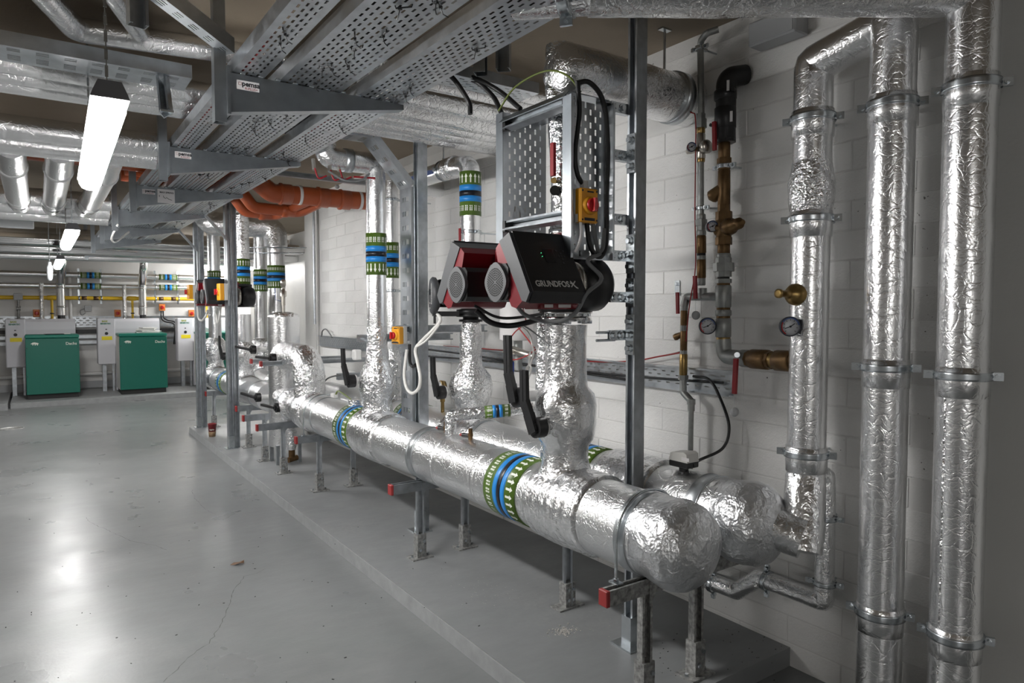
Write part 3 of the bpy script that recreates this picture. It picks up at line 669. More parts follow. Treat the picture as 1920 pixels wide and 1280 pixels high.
    MB().bar(q(1.52, 2.06, 1.515), q(1.70, 2.06, 1.515), .10, .02).build('cable_box', 'pump_red', t)
    MB().bar(q(1.535, 2.006, 1.517), q(1.575, 2.006, 1.517), .001, .012, (0, 0, 1)).bar(q(1.60, 2.006, 1.517), q(1.66, 2.006, 1.517), .001, .012, (0, 0, 1)).build('rating_label', 'label_white', t)
    return t
twin_pump('big black and red twin-head pump with two round grilles, nearest in view', 0, 0)
twin_pump('distant black and red twin-head pump between the two far strut posts', 5.53, .04, text=False)
# single pump on the rear riser
t = thing('single_pump', 'black pump with round grey control disc on the rear riser', 'pump', (GX, v2y, 1.48))
MB().lathe((GX, v2y, 1.48), (0, 0, 1), [(0, .07), (0, .09), (.025, .09), (.03, .06), (.1, .075), (.2, .06), (.23, .09), (.26, .09), (.26, .05)], 24).cyl((2.02, v2y, 1.605), (GX + .1, v2y, 1.605), .085, 24).build('volute', 'black_plastic', t)
d = MB().lathe((1.99, v2y + .02, 1.59), (-1, .35, 0), [(-.03, .08), (-.01, .112), (.008, .115), (.018, .105), (.022, .08), (.023, .001)], 36).build('control_disc', 'pump_grey', t)
n_ = V((-1, .35, 0)).normalized(); xx = V((0, 0, 1)); oo = V((1.99, v2y + .02, 1.59)) + n_ * .0235
text_obj('brand_lettering', 'GRUNDFOS', .030, frame(oo + n_.cross(V((0, 0, 1))) * -.045 + V((0, 0, .075)), (0, 0, -1), V((0, 0, 1)).cross(n_)), 'silver_print', d, bold=.0006, sx=.8)
MB().bar(oo + V((0, 0, .005)) , oo + V((0, 0, .04)), .05, .001, n_).build('display', 'screen_black', d)
b = MB()
for a, c in ((.0, -.045), (0, -.075), (.018, -.06), (-.018, -.06)):
    p = oo + V((0, 0, c)) + V((0, 1, 0)) * a; b.cyl(p, p + n_ * .0015, .005, 8)
b.build('buttons', 'label_white', d)
MB().box((2.06, v2y, 1.48), (.12, .12, .03)).cyl((2.0, v2y + .03, 1.47), (2.0, v2y + .03, 1.42), .008, 8).build('cable_glands', 'black_plastic', t)

# ------------------------------------------------------------------ strut supports under the headers
def support(label, y, x0, xa, xb, z=.5, dirty=False, posts=None, rear=2.08):
    """arm along X with red end cap, front post (and rear post) on base plates"""
    m = 'zinc_dirty' if dirty else 'galvanised'; t = thing('pipe_support', label, 'support', (xa, y, PH))
    MB().strut((x0 + .008, y, z), (xb, y, z), (0, 0, 1), .041, .055).build('arm', m, t)
    MB().cbox((x0, y, z), (.018, .045, .058), .003).build('end_cap', 'red_cap', t)
    for k, X in enumerate((xa, rear)):
        if X is None: continue
        p = MB().strut((X, y, PH), (X, y, z - .0275), (-.3, -1, 0), .041, .041).build('post', m, t)
        fb = MB().bar((X, y, PH), (X, y, PH + .14), .056, .05, (0, 1, 0)).box((X, y, PH + .004), (.13, .09, .008)).build('foot', 'zinc_dirty', t)
        for sx, zz in ((-.012, .05), (.012, .1)): MB().cyl((X + sx, y - .025, PH + zz), (X + sx, y - .034, PH + zz), .009, 6, smooth=False).build('bolt', 'zinc', fb)
        for sx in (-.05, .05): MB().cyl((X + sx, y, PH + .008), (X + sx, y, PH + .018), .008, 6, smooth=False).build('bolt', 'zinc', fb)
        MB().prism([(0, 0), (.05, 0), (.05, -.02), (.0, -.09)], (X - .002, y - .0225, z + .02), (1, 0, 0), (0, 0, 1), (0, -.004, 0)).build('gusset', m, t)
    return t
def ubolt(label, y, X=HX, R=HR):
    t = thing('u_bolt', label, 'u-bolt', (X, y, .5), 'U-bolts strapping the header to its supports')
    pts = [(X - R - .012, y, .53), (X - R - .012, y, HZ)] + [(X + (R + .012) * math.cos(a), y, HZ + (R + .012) * math.sin(a)) for a in [math.pi - math.pi * k / 24 for k in range(25)]] + [(X + R + .012, y, .53)]
    MB().sweep(pts, .0055, 8).build('rod', 'zinc', t)
    MB().box((X - R - .012, y, .532), (.03, .045, .006)).cyl((X - R - .012, y, .534), (X - R - .012, y, .545), .011, 6, smooth=False).build('washer', 'zinc', t)
support('nearest dusty strut support with red end cap under the header dome', 1.745, 1.60, 1.80, 2.42, dirty=True)
support('strut support with red cap under the front header beside the tall mid post', 3.5, 1.60, 1.78, 2.42)
support('strut support under the far end of the front header, thin rod above', 5.27, 1.62, 1.80, 2.42)
support('nearer of the paired strut supports beside the upright vessel', 6.02, 1.52, 1.74, 2.4, rear=None)
support('farther of the paired strut supports beside the upright vessel', 6.62, 1.55, 1.74, 2.4, rear=None)
support('strut support standing beside the nearer far strut post', 7.38, 1.66, 1.78, 2.4, z=.49, rear=None)
support('farthest strut support, next to the red paper cup', 8.93, 1.66, 1.75, 2.4, z=.49, rear=None)
ubolt('U-bolt over the front header beside its foil dome', 1.765); ubolt('U-bolt over the front header near the upright vessel', 5.25)
t = thing('short_post', 'short strut post under the front header below the near riser', 'support', (2.062, 2.51, PH))
MB().strut((2.062, 2.51, PH), (2.062, 2.51, .62), (-.5, -1, 0)).build('post', 'galvanised', t)
MB().bar((2.062, 2.51, PH), (2.062, 2.51, PH + .12), .058, .052, (0, 1, 0)).box((2.062, 2.51, PH + .004), (.15, .08, .008)).build('foot', 'zinc_dirty', t)
for zz in (.04, .09):
    for sx in (-.014, .014): MB().cyl((2.062 + sx, 2.484, PH + zz), (2.062 + sx, 2.478, PH + zz), .008, 6, smooth=False).build('bolt', 'zinc', t)

# ------------------------------------------------------------------ tall strut posts
def tall_post(label, X, Y, z1, od, double=True, w_=.041, twin=False):
    t = thing('strut_post', label, 'post', (X, Y, PH)); od = V(od).normalized()
    MB().strut((X, Y, PH), (X, Y, z1), od, w_, .041).build('channel', 'galvanised', t)
    if twin: MB().strut((X + w_ + .012, Y + .02, PH), (X + w_ + .012, Y + .02, z1), od, w_, .041).build('channel', 'galvanised', t)
    if double: MB().strut(V((X, Y, PH)) - od * .041, V((X, Y, z1)) - od * .041, -od, w_, .041).build('channel', 'galvanised', t)
    MB().box((X, Y, PH + .004), (.12, .12, .008)).bar((X, Y, PH), (X, Y, PH + .13), .054, .054, (0, 1, 0)).build('foot', 'zinc', t)
    return t
P1 = tall_post('tall dark strut post between the near pump and the block wall', 2.04, 2.06, CH, (-1, -.25, 0))
plates = [(z0, n) for z0, n in ((2.03, 3), (1.62, 3), (1.42, 3), (1.30, 2))]
for (ya, yb) in ((252, 325), (440, 512), (522, 575), (590, 665)):
    za = aX(1190, ya, 2.03).z; zb = aX(1190, yb, 2.03).z; pm = (za + zb) / 2
    pt = MB().box((2.012, 2.05, pm), (.006, .046, za - zb)).build('joint_plate', 'zinc', P1); n = max(2, int((za - zb) / .05))
    for k in range(n):
        z = zb + (za - zb) * (k + .5) / n; MB().cyl((2.009, 2.048, z), (2.002, 2.048, z), .017, 14, smooth=False).cyl((2.002, 2.048, z), (1.990, 2.048, z), .012, 6, smooth=False).build('bolt', 'zinc', pt)
# strut arms from the post to the pump frame
for k, (y_, lab) in enumerate(((205, 'highest'), (293, 'second highest'), (412, 'third'), (480, 'fourth'), (557, 'fifth'), (628, 'lowest'))):
    z = aX(1190, y_, 2.03).z;     xe = (1.86, 1.86, 1.86, 1.86, 1.93, 1.93)[k]
    o_arm = MB().strut((xe, 2.085, z), (2.02, 2.085, z), (0, -1, 0), .041, .022).build('strut_arm', 'galvanised' if k != 4 else 'black_plastic', P1); t = o_arm
    pp = MB().box((1.965, 2.071, z), (.09, .006, .043)).build('joint_plate', 'zinc', t)
    for sx in (-.028, .012): MB().cyl((1.965 + sx, 2.068, z), (1.965 + sx, 2.055, z), .0115, 6, smooth=False).cyl((1.965 + sx, 2.068, z), (1.965 + sx, 2.064, z), .017, 12).build('bolt', 'zinc', t)
    if k == 5: MB().cyl((1.86, 2.085, z + .012), (1.96, 2.085, z + .012), .006, 8).cyl((1.86, 2.085, z - .02), (1.96, 2.085, z - .02), .006, 8).build('rod', 'zinc', t)

# ------------------------------------------------------------------ perforated cable trays
def tray_mesh(o, u, v, n_, L, W, fl, rows, slot, pitch, sw, groups=None, mb=None, flange=(1, 1), margin=.02):
    """perforated sheet: o corner, u along, v across, n_ flange side; slot rows really cut out"""
    o = V(o); u = V(u).normalized(); v = V(v).normalized(); n_ = V(n_).normalized(); b = mb or MB()
    def quad(a0, a1, c0, c1): b.add([o + u * a0 + v * c0, o + u * a1 + v * c0, o + u * a1 + v * c1, o + u * a0 + v * c1], [(0, 1, 2, 3)])
    cs = [margin + (W - 2 * margin) * (k + .5) / rows for k in range(rows)] if groups is None else groups
    last = 0
    for k, c in enumerate(cs):
        quad(0, L, last, c - sw / 2); last = c + sw / 2; a = 0; s = pitch * (.25 + .5 * (k % 2 if groups is None else 0))
        while s + slot < L: quad(a, s, c - sw / 2, c + sw / 2); a = s + slot; s += pitch
        quad(a, L, c - sw / 2, c + sw / 2)
    quad(0, L, last, W)
    for e, c in ((0, 0), (1, W)):
        if not flange[e]: continue
        p = [o + v * c, o + u * L + v * c, o + u * L + v * c + n_ * fl, o + v * c + n_ * fl]; b.add(p, [(0, 1, 2, 3)])
        w_ = v * (.008 if e == 0 else -.008); r = [p[3], p[2], p[2] + w_, p[3] + w_]; b.add(r, [(0, 1, 2, 3)])
    return b
tie_b = MB().sweep([(.0, -.028, .0), (.0, -.026, -.008), (.0, .026, -.008), (.0, .028, 0)], .0026, 6).box((0, .012, -.010), (.009, .012, .008)).sweep([(0, .012, -.012), (.006, .02, -.028), (.02, .03, -.034)], .0018, 5)
tie_me = bpy.data.meshes.new('cable_tie'); tie_me.from_pydata(tie_b.v, [], tie_b.f); tie_me.materials.append(MATS['black_cable'])
TZ = 2.45
def main_tray(label, x0, x1, rows, y0=0.6, y1=13.0):
    t = thing('cable_tray', label, 'cable tray', ((x0 + x1) / 2, (y0 + y1) / 2, TZ))
    yy = y0; k = 0
    while yy < y1 - .01:
        e = min(yy + 3.0, y1); tray_mesh((x0, yy + .001, TZ), (0, 1, 0), (1, 0, 0), (0, 0, 1), e - yy - .002, x1 - x0, .055, rows, .026, .05, .008).build('tray_length', 'galvanised_sheet', t); yy = e
    for j in range(int((y1 - y0) * (2.2 if x1 - x0 > .2 else 1.0))):
        y = y0 + 1.0 + random.random() ** 1.4 * (y1 - y0 - 3); o = bpy.data.objects.new('cable_tie', tie_me); COL.objects.link(o); o.parent = t
        o.location = V((random.uniform(x0 + .05, x1 - .05), y, TZ)) - t.location; o.rotation_euler = (0, 0, random.uniform(-.8, .8))
    return t
main_tray('narrow perforated cable tray on the aisle side of the overhead rack', .665, .79, 4)
main_tray('wide middle perforated cable tray of the overhead rack', .85, 1.115, 9)
main_tray('perforated cable tray of the overhead rack nearest the block wall', 1.19, 1.41, 8)
# loose offcut tray crossing at the top left of the rack
t = thing('cross_tray', 'narrow slotted tray slanting up and left from the first bracket', 'cable tray', (.4, 2.6, 2.6))
pa = aZ(440, 100, 2.52); pb = aZ(285, -20, 2.62)
tray_mesh(pa, pb - pa, V((pb - pa).y * V((1, 0, 0)) - (pb - pa).x * V((0, 1, 0))), (0, 0, 1), (pb - pa).length + .3, .06, .06, 3, .03, .07, .004, groups=[.018, .03, .042]).build('tray_length', 'galvanised_sheet', t)
# cables lying on the trays
for k, (x, col, r) in enumerate(((.70, 'red_cable', .007), (.735, 'grey_cable', .010), (.77, 'black_cable', .011), (.89, 'black_cable', .013), (.93, 'grey_cable', .012), (.97, 'black_cable', .014), (1.02, 'grey_cable', .011), (1.06, 'black_cable', .014), (1.23, 'red_cable', .007), (1.26, 'black_cable', .015), (1.31, 'black_cable', .013), (1.36, 'grey_cable', .010))):
    pts = [(x + random.uniform(-.012, .012), y, TZ + r + .004) for y in np.arange(.7, 12.8, .55)]
    tr = 'narrow aisle-side' if x < .82 else ('wide middle' if x < 1.15 else 'wall-side'); j = [c_ for c_ in (.70, .735, .77, .89, .93, .97, 1.02, 1.06, 1.23, 1.26, 1.31, 1.36) if (c_ < .82) == (x < .82) and (c_ > 1.15) == (x > 1.15)].index(x)
    cable('power_cable', ('first', 'second', 'third', 'fourth', 'fifth')[j] + ' ' + col.split('_')[0] + ' cable from the aisle lying on the ' + tr + ' overhead tray', pts, r, col, group='cables lying on the overhead trays', n=6, k=3)
# cantilever brackets on ceiling posts
clip_b = MB().cbox((0, 0, 0), (.022, .018, .012), .003); clip_me = bpy.data.meshes.new('hold_down_clip'); clip_me.from_pydata(clip_b.v, [], clip_b.f); clip_me.materials.append(MATS['zinc'])
def pemsa(parent, p, sc=1.0):
    M = frame(p, (1, 0, 0), (0, 0, 1)); pl_ = MB().bar(p + V((-.004, -.0005, .013 * sc)), p + V((.104 * sc, -.0005, .013 * sc)), .0006, .046 * sc, (0, 0, 1)).build('maker_label', 'label_white', parent)
    text_obj('label_lettering', 'pemsa', .034 * sc, frame(p + V((.020 * sc, -.0012, .010 * sc)), (1, 0, 0), (0, 0, 1)), 'ink', pl_, .0002, bold=.0009)
    text_obj('label_lettering', 'R-PLUS+', .017 * sc, frame(p + V((.034 * sc, -.0012, -.007 * sc)), (1, 0, 0), (0, 0, 1)), 'ink_red', pl_, .0002)
    q = p + V((.004 * sc, -.0012, .012 * sc)); b = MB(); a = .014 * sc
    for (s0, s1) in (((0, 0), (a, 0)), ((a, 0), (a, a)), ((a, a), (0, a)), ((0, a), (0, 0))): b.bar(q + V((s0[0], 0, s0[1])), q + V((s1[0], 0, s1[1])), .0005, .002, (0, -1, 0))
    b.build('label_logo', 'ink_red', pl_)
ords = ['first and nearest', 'second', 'third', 'fourth', 'fifth', 'sixth', 'seventh', 'eighth']
for k in range(7):
    y = 2.95 + 1.5 * k; x0 = .655; x1 = 1.415; t = thing('tray_bracket', ords[k] + ' tapered steel bracket carrying the overhead cable trays', 'bracket', (x0, y, 2.28), 'cantilever brackets under the overhead trays')
    MB().prism([(x0, TZ - .003), (x1, TZ - .003), (x1, TZ - .022), (x0, TZ - .155)], (0, y - .03, 0), (1, 0, 0), (0, 0, 1), (0, .004, 0)).prism([(x0, TZ - .003), (x1, TZ - .003), (x1, TZ - .022), (x0, TZ - .155)], (0, y + .026, 0), (1, 0, 0), (0, 0, 1), (0, .004, 0)).prism([(x0, TZ - .155), (x1, TZ - .022), (x1, TZ - .026), (x0, TZ - .159)], (0, y - .03, 0), (1, 0, 0), (0, 0, 1), (0, .06, 0)).build('arm', 'bracket_steel', t)
    MB().box((x0 - .006, y, TZ - .075), (.012, .09, .19)).build('end_plate', 'bracket_steel', t)
    MB().strut((x0 - .034, y, TZ - .20), (x0 - .034, y, CH), (1, 0, 0), .05, .045).build('ceiling_post', 'bracket_steel', t)
    for j in range(10):
        o = bpy.data.objects.new('hold_down_clip', clip_me); COL.objects.link(o); o.parent = t; o.location = V((x0 + .05 + j * .07, y - .03, TZ + .003)) - t.location
    if k < 3: pemsa(t, V((x0 + .03, y - .031, TZ - .055)), .8)
    if k == 2:
        L_ = MB().box((x0 + .19, y - .0308, TZ - .068), (.12, .0008, .105)).build('instruction_label', 'label_white', t)
        text_obj('label_lettering', 'MAX SPRING', .017, frame((x0 + .145, y - .0318, TZ - .045), (1, 0, 0), (0, 0, 1)), 'ink', L_, .0002, bold=.0005)
        MB().sweep([(x0 + .17, y - .032, TZ - .065), (x0 + .175, y - .032, TZ - .08), (x0 + .19, y - .032, TZ - .085)], .002, 5).sweep([(x0 + .19, y - .032, TZ - .075), (x0 + .21, y - .032, TZ - .09), (x0 + .23, y - .032, TZ - .095)], .002, 5).bar((x0 + .143, y - .032, TZ - .075), (x0 + .143, y - .032, TZ - .063), .004, .001, (0, 1, 0)).build('label_drawing', 'ink', L_)

# vertical trays on posts with slanted bend at the top
def post_tray(label, X, Y, w_, zt, left, tray_face=(0, -1, 0)):
    """tray standing beside a post, bending at 45 degrees and running to -X"""
    t = thing('vertical_tray', label, 'cable tray', (X, Y, PH + .3)); x0 = X - w_ ; yb = Y
    # the tray sheet faces -X, width along Y
    zc = zt - .30
    tray_mesh((x0, yb - w_ / 2, .55), (0, 0, 1), (0, 1, 0), (1, 0, 0), zc - .55, w_, .04, 5, .03, .09, .008, groups=[w_ * .25, w_ * .36, w_ * .5, w_ * .64, w_ * .75]).build('upright_tray', 'galvanised_sheet', t)
    d = V((-.25, 0, .27)); tray_mesh((x0, yb - w_ / 2, zc), d, (0, 1, 0), d.cross(V((0, 1, 0))) * -1, d.length, w_, .04, 5, .03, .09, .008, groups=[w_ * .25, w_ * .36, w_ * .5, w_ * .64, w_ * .75]).build('bend_tray', 'galvanised_sheet', t)
    tray_mesh((x0 - .25, yb - w_ / 2, zc + .27), (-1, 0, 0), (0, 1, 0), (0, 0, 1), left, w_, .04, 5, .03, .09, .008, groups=[w_ * .25, w_ * .36, w_ * .5, w_ * .64, w_ * .75]).build('level_tray', 'galvanised_sheet', t)
    return t
P2 = tall_post('tall strut post with broad tray beside the middle riser', 2.0, 3.93, CH, (-1, -.3, 0))
post_tray('broad slotted tray climbing the mid post and bending over to the rack', 2.115, 4.02, .16, 2.58, .7)
P3 = tall_post('nearer of the two far strut posts on the plinth edge', 1.615, 7.42, CH, (0, -1, 0), w_=.05, twin=True)
P4 = tall_post('farther of the two far strut posts on the plinth edge', 1.595, 8.98, CH, (0, -1, 0), w_=.05, twin=True)
for lab, Y in (('thin tray with cables climbing the nearer far strut post', 7.36), ('thin tray with cables climbing the farther far strut post', 8.92)):
    t = thing('conduit_tray', lab, 'cable tray', (1.60, Y, 1.5)); y = Y
    MB().bar((1.60, y, 1.55), (1.60, y, 2.22), .05, .02, (1, 0, 0)).bar((1.60, y, 2.21), (1.40, y, 2.44), .05, .02, (1, 0, .8)).build('channel', 'galvanised_sheet', t)
# wall channel and brackets for mid posts
def rail(label, p0, p1, od, w_=.041, d=.041, m='galvanised', cap=None):
    t = thing('strut_rail', label, 'strut', p0); MB().strut(p0, p1, od, w_, d).build('channel', m, t)
    if cap: MB().cbox(p0, (.02, .046, .046), .003).build('end_cap', 'red_cap', t)
    return t
z = aX(800, 617, 2.12).z
rail('upper horizontal rail from the mid post towards the rear riser', (1.88, 4.0, aY(765, 617, 4.0).z), (2.55, 4.0, aY(765, 617, 4.0).z), (0, -1, 0), .05)
rail('lower horizontal rail crossing behind the mid post', (1.72, 4.25, aY(765, 632, 4.25).z), (2.42, 4.25, aY(765, 632, 4.25).z), (0, -1, 0), .05)
rail('red-capped rail level with the vessel elbow, nearer one', aY(489, 682, 6.05), aY(489, 682, 6.05) + V((1.1, 0, 0)), (0, -1, 0), cap=True)
rail('red-capped rail level with the vessel elbow, farther one', aY(471, 677, 6.75), aY(471, 677, 6.75) + V((1.0, 0, 0)), (0, -1, 0), cap=True)
rail('short grey rail behind the elbow on the wall side', aY(632, 706, 6.0), aY(690, 704, 6.0) + V((.3, 0, 0)), (0, -1, 0), .06)

# ------------------------------------------------------------------ tray box above the near pump
TF = thing('cable_rack', 'box of two upright perforated trays joined by channels above the near pump', 'cable rack', (1.8, 2.28, 1.70))
def upright_panel(label, Y, x0, x1, z0, z1, fdir):
    W = x1 - x0
    b = tray_mesh((x0, Y, z0), (0, 0, 1), (1, 0, 0), (0, fdir, 0), z1 - z0, W, .05, 7, .022, .05, .008); t = b.build('perforated_panel', 'galvanised_sheet', TF); t['label'] = label
    MB().box((x0 - .002, Y + fdir * .025, (z0 + z1) / 2), (.004, .052, z1 - z0)).build('edge_strip', 'bracket_steel', t)
    return t
upright_panel('left upright perforated tray of the frame above the near pump', 2.50, 1.685, 1.92, 1.70, 2.36, 1)
rt = upright_panel('right upright perforated tray with black cables above the near pump', 2.06, 1.665, 1.885, 1.70, 2.31, -1)
for lab, z, x in (('upper double channel joining the two upright trays', 2.30, 1.70), ('lower double channel joining the two upright trays', 1.865, 1.70)):
    t = MB().strut((x, 2.06, z), (x, 2.50, z), (-1, 0, .2), .041, .041).build('channel', 'galvanised', TF)
    MB().box((x, 2.075, z), (.046, .02, .046)).box((x, 2.485, z), (.046, .02, .046)).build('end_bracket', 'black_plastic', t)
MB().bbox(1.69, 1.90, 2.06, 2.50, 2.335, 2.339).prism([(0, 0), (-.03, -.03), (-.03, -.034), (0, -.004)], (1.69, 2.06, 2.339), (1, 0, 0), (0, 0, 1), (0, .44, 0)).build('lid', 'bracket_steel', TF)

# ------------------------------------------------------------------ rotary isolators
def isolator(label, c, nrm, up=(0, 0, 1), sz=(.085, .125, .06), m='isolator_yellow', detail=True, group='yellow rotary isolators'):
    """c = centre of the back of the box; nrm = direction the knob faces"""
    c = V(c); n_ = V(nrm).normalized(); up = V(up); r = up.cross(n_); M = Matrix((r, up, n_)).transposed(); t = thing('isolator_switch', label, 'switch', c, group)
    MB().cbox(c + n_ * sz[2] * .22, (sz[0], sz[1], sz[2] * .44), .004, M).build('base', 'isolator_base', t)
    f = MB().cbox(c + n_ * sz[2] * .72, (sz[0], sz[1], sz[2] * .56), .005, M).build('cover', m, t)
    k = c + n_ * sz[2]; R = sz[0] * .36
    MB().lathe(k - up * 0.0, n_, [(0, R + .004), (.012, R), (.014, R * .9), (.014, .01)], 24).build('bezel', m, f)
    b = MB().lathe(k + n_ * .012, n_, [(0, R * .82), (.012, R * .8), (.014, R * .7), (.014, .005)], 22); b.prism([(-.008, -R * .8), (.008, -R * .8), (.006, R * .8), (-.006, R * .8)], k + n_ * .024, r, up, n_ * .014); b.build('knob', 'isolator_red', t)
    if detail:
        bb = MB()
        for sx in (-1, 1):
            for sy in (-1, 1): p = k + r * sx * sz[0] * .40 + up * sy * sz[1] * .42 - n_ * .001; bb.cyl(p, p + n_ * .002, .004, 8)
        bb.build('screws', 'ink', f)
        MB().bar(k - r * .026 - up * sz[1] * .40, k + r * .026 - up * sz[1] * .40, .001, .011, up).bar(k - r * .012 + up * sz[1] * .40, k + r * .02 + up * sz[1] * .40, .001, .006, up).build('printed_marks', 'ink', f)
    return t
ISO = isolator('yellow isolator with red knob on the right upright tray above the near pump', (1.735, 2.052, aY(1093, 388, 2.03).z), (0, -1, 0), sz=(.088, .13, .065))
isolator('yellow isolator seen edge-on behind the left upright tray', (1.78, 2.51, aY(932, 408, 2.52).z), (0, 1, 0))
isolator('yellow isolator with red knob on the broad mid post tray', aX(757, 628, 1.91), (-1, -.25, 0), sz=(.075, .11, .07))
isolator('small yellow isolator on the nearer far strut post', V((1.588, 7.39, aX(411, 549, 1.60).z)), (-1, -.1, 0), sz=(.1, .17, .08), detail=False)
isolator('small yellow isolator on the farther far strut post', V((1.568, 8.95, aX(362, 548, 1.58).z)), (-1, -.1, 0), sz=(.1, .17, .08), detail=False)

# ------------------------------------------------------------------ the three big foil pipes at the right
RX = 2.42; RP = .071
ps = [('left', 1.505), ('middle', 1.213), ('right', .972)]
t = thing('tall_riser', 'left of the three tall foil pipes on the block wall, carrying a gauge', 'pipe', (RX, 1.505, .6)); R1 = t
MB().sweep(resample(fillet([(RX, 1.505, .72), (RX, 1.505, 2.42), (RX + .02, 1.20, 2.50)], .012, 2), .035), .070, 40, nz=(0.0007, 6)).build('lagging', 'foil_z', t)
bulged((RX, 1.505, 0), [(1.86, .069), (1.88, .076), (1.93, .082), (1.98, .083), (2.03, .076), (2.06, .070)], 'foil_crinkle', t, 'swollen_joint', 40, (.004, 18))
MB().sweep(resample([(RX, 1.505, .62), (RX, 1.505, .82)], .03), .073, 36, nz=(.003, 16)).build('lower_lagging', 'foil_soft', t)
MB().sweep(resample([(GX - .01, 1.66, .71), (2.315, 1.445, .655)], .03), .076, 36, nz=(.004, 15)).sweep(resample([(2.325, 1.46, .60), (RX, 1.505, .86)], .03), .074, 36, nz=(.003, 15)).build('mitre_elbow', 'foil_soft', t)
t = thing('tall_riser', 'middle of the three tall foil pipes on the block wall', 'pipe', (RX, 1.213, 0)); R2 = t
MB().sweep(resample([(RX, 1.213, 0.0), (RX, 1.213, 2.6)], .035), .073, 40, nz=(0.0007, 6)).build('lagging', 'foil_z', t)
MB().sweep(resample([(RX - .02, 1.19, .12), (RX - .02, 1.05, .10), (RX, .98, .09)], .03), .07, 30, nz=(.005, 14)).build('floor_branch', 'foil_crinkle', t)
t = thing('tall_riser', 'rightmost of the three tall foil pipes, nearest the plain grey pier', 'pipe', (RX, .972, 0)); R3 = t
MB().sweep(resample([(RX, .972, 0.0), (RX, .972, CH)], .035), .074, 40, nz=(0.0007, 6)).build('lagging', 'foil_z', t)
MB().bar((RX - .072, .99, .2), (RX - .072, .99, 1.35), .0012, .006, (0, 1, 0)).build('lap_seam', 'foil_crinkle', t)
names = {1.505: 'left', 1.213: 'middle', .972: 'right'}
for P_, y, lst in ((R1, 1.505, ((1505, 228), (1510, 412), (1505, 848))), (R2, 1.213, ((1658, 200), (1655, 688), (1640, 1142))), (R3, .972, ((1812, 165), (1800, 703), (1780, 1185)))):
    for k, (px, py) in enumerate(lst):
        z = aX(px, py, RX).z; seam(P_, (RX, y, z - .02), (0, 0, 1), .0735, .10, 'foil_z', .002)
        clamp(('upper', 'middle', 'lower')[k] + ' zinc clamp on the ' + names[y] + ' tall foil pipe', (RX, y, z), .077, (0, 0, 1), (.45, -1, 0), (WX, y, z), 'zinc clamps on the three tall foil pipes', wd=.026)
b = MB()
for P_, y, c in ((R1, 1.505, 'Tar'),):
    text_obj('stamped_lettering', c, .035, frame((RX - .068, 1.485, .865), (0, .05, 1), (-.3, 1, 0)), 'ink', P_, .0004)
# brass nozzle and thermometer on the left pipe
t = thing('brass_nozzle', 'brass domed nozzle sticking out of the left tall foil pipe', 'valve', aX(1490, 552, RX - .075))
c = aX(1492, 552, RX - .07); MB().lathe(c, (-1, .1, .03), [(-.03, .04), (0, .042), (.012, .040), (.028, .03), (.036, .018), (.04, .014), (.085, .012), (.085, .017), (.098, .017), (.098, .009)], 28).build('body', 'brass', t)
def gauge(label, c, nrm, R=.036, dark='gauge_body', group='dial gauges', stem=None):
    c = V(c); n_ = V(nrm).normalized(); t = thing('dial_gauge', label, 'gauge', c, group); up = V((0, 0, 1)); up = (up - n_ * up.dot(n_)).normalized(); r = up.cross(n_)
    MB().lathe(c - n_ * .03, n_, [(0, .005), (0, R * .93), (.02, R * 1.04), (.032, R * 1.04), (.032, R * .95), (.026, R * .95), (.026, .002)], 32).build('case', dark, t)
    f = MB().lathe(c - n_ * .004, n_, [(0, .003), (0, R * .93), (.003, R * .93), (.003, .001)], 32).build('face', 'gauge_face', t)
    for (a0, a1, m) in ((150, 240, 'isolator_red'), (10, 150, 'ink_blue')):
        b = MB(); k = 14
        for j in range(k):
            A = [math.radians(a0 + (a1 - a0) * (j + e) / k) for e in (0, 1)]
            b.add([c + n_ * .0006 + (r * math.cos(A[e]) + up * math.sin(A[e])) * R * q for e, q in ((0, .82), (1, .82), (1, .93), (0, .93))], [(0, 1, 2, 3)])
        b.build('scale_band', m, f)
    b = MB()
    for j in range(9):
        a = math.radians(-45 + 270 * j / 8); p = (r * math.cos(a) + up * math.sin(a)); b.bar(c + p * R * .62 + n_ * .0003, c + p * R * .76 + n_ * .0003, .0006, .002, n_.cross(p))
    for a, l in ((35, .55), (200, .6)):
        p = r * math.cos(math.radians(a)) + up * math.sin(math.radians(a)); b.bar(c + n_ * .001, c + p * R * l + n_ * .001, .0006, .003, n_.cross(p))
    b.cyl(c, c + n_ * .002, .004, 10).build('pointer', 'ink', f)
    if stem: MB().cyl(c - n_ * .02, V(stem), .009, 10).build('stem', 'brass', t)
    return t
gauge('thermometer dial on the left tall foil pipe', aX(1482, 612, RX - .115), (-.75, -1.0, 0), stem=(RX - .05, 1.505, aX(1482, 612, RX).z))
c = aX(1458, 55, WX - .05); t = thing('mounted_box', 'dark grey box on the wall high above the left tall foil pipe', 'box', c); MB().cbox(c, (.09, .22, .10), .006).build('body', 'grey_paint_box', t); MB().cbox(c + V((-.046, 0, 0)), (.006, .20, .085), .002).build('cover', 'grey_paint_box', t)
# top crossing pipe
t = thing('overhead_pipe', 'dull foil pipe crossing at the top right above the tall pipes', 'pipe', (1.9, 1.3, 2.5))
MB().sweep(resample([(1.44, 1.66, 2.50), (2.43, .965, 2.50)], .035), .082, 40, nz=(.004, 12)).sweep(resample([(1.30, 1.86, 2.52), (1.46, 1.645, 2.50)], .03), .075, 32, nz=(0.0016, 6)).build('lagging', 'foil_dull', t)
MB().bar((1.52, 1.525, 2.538), (1.80, 1.33, 2.538), .004, .03, (0, 0, 1)).build('blue_lettering', 'ink_blue', t)
clamp('zinc clamp around the left end of the top right overhead pipe', (1.40, 1.72, 2.51), .081, (-.16, .215, 0), (0, 0, 1), None, wd=.04)
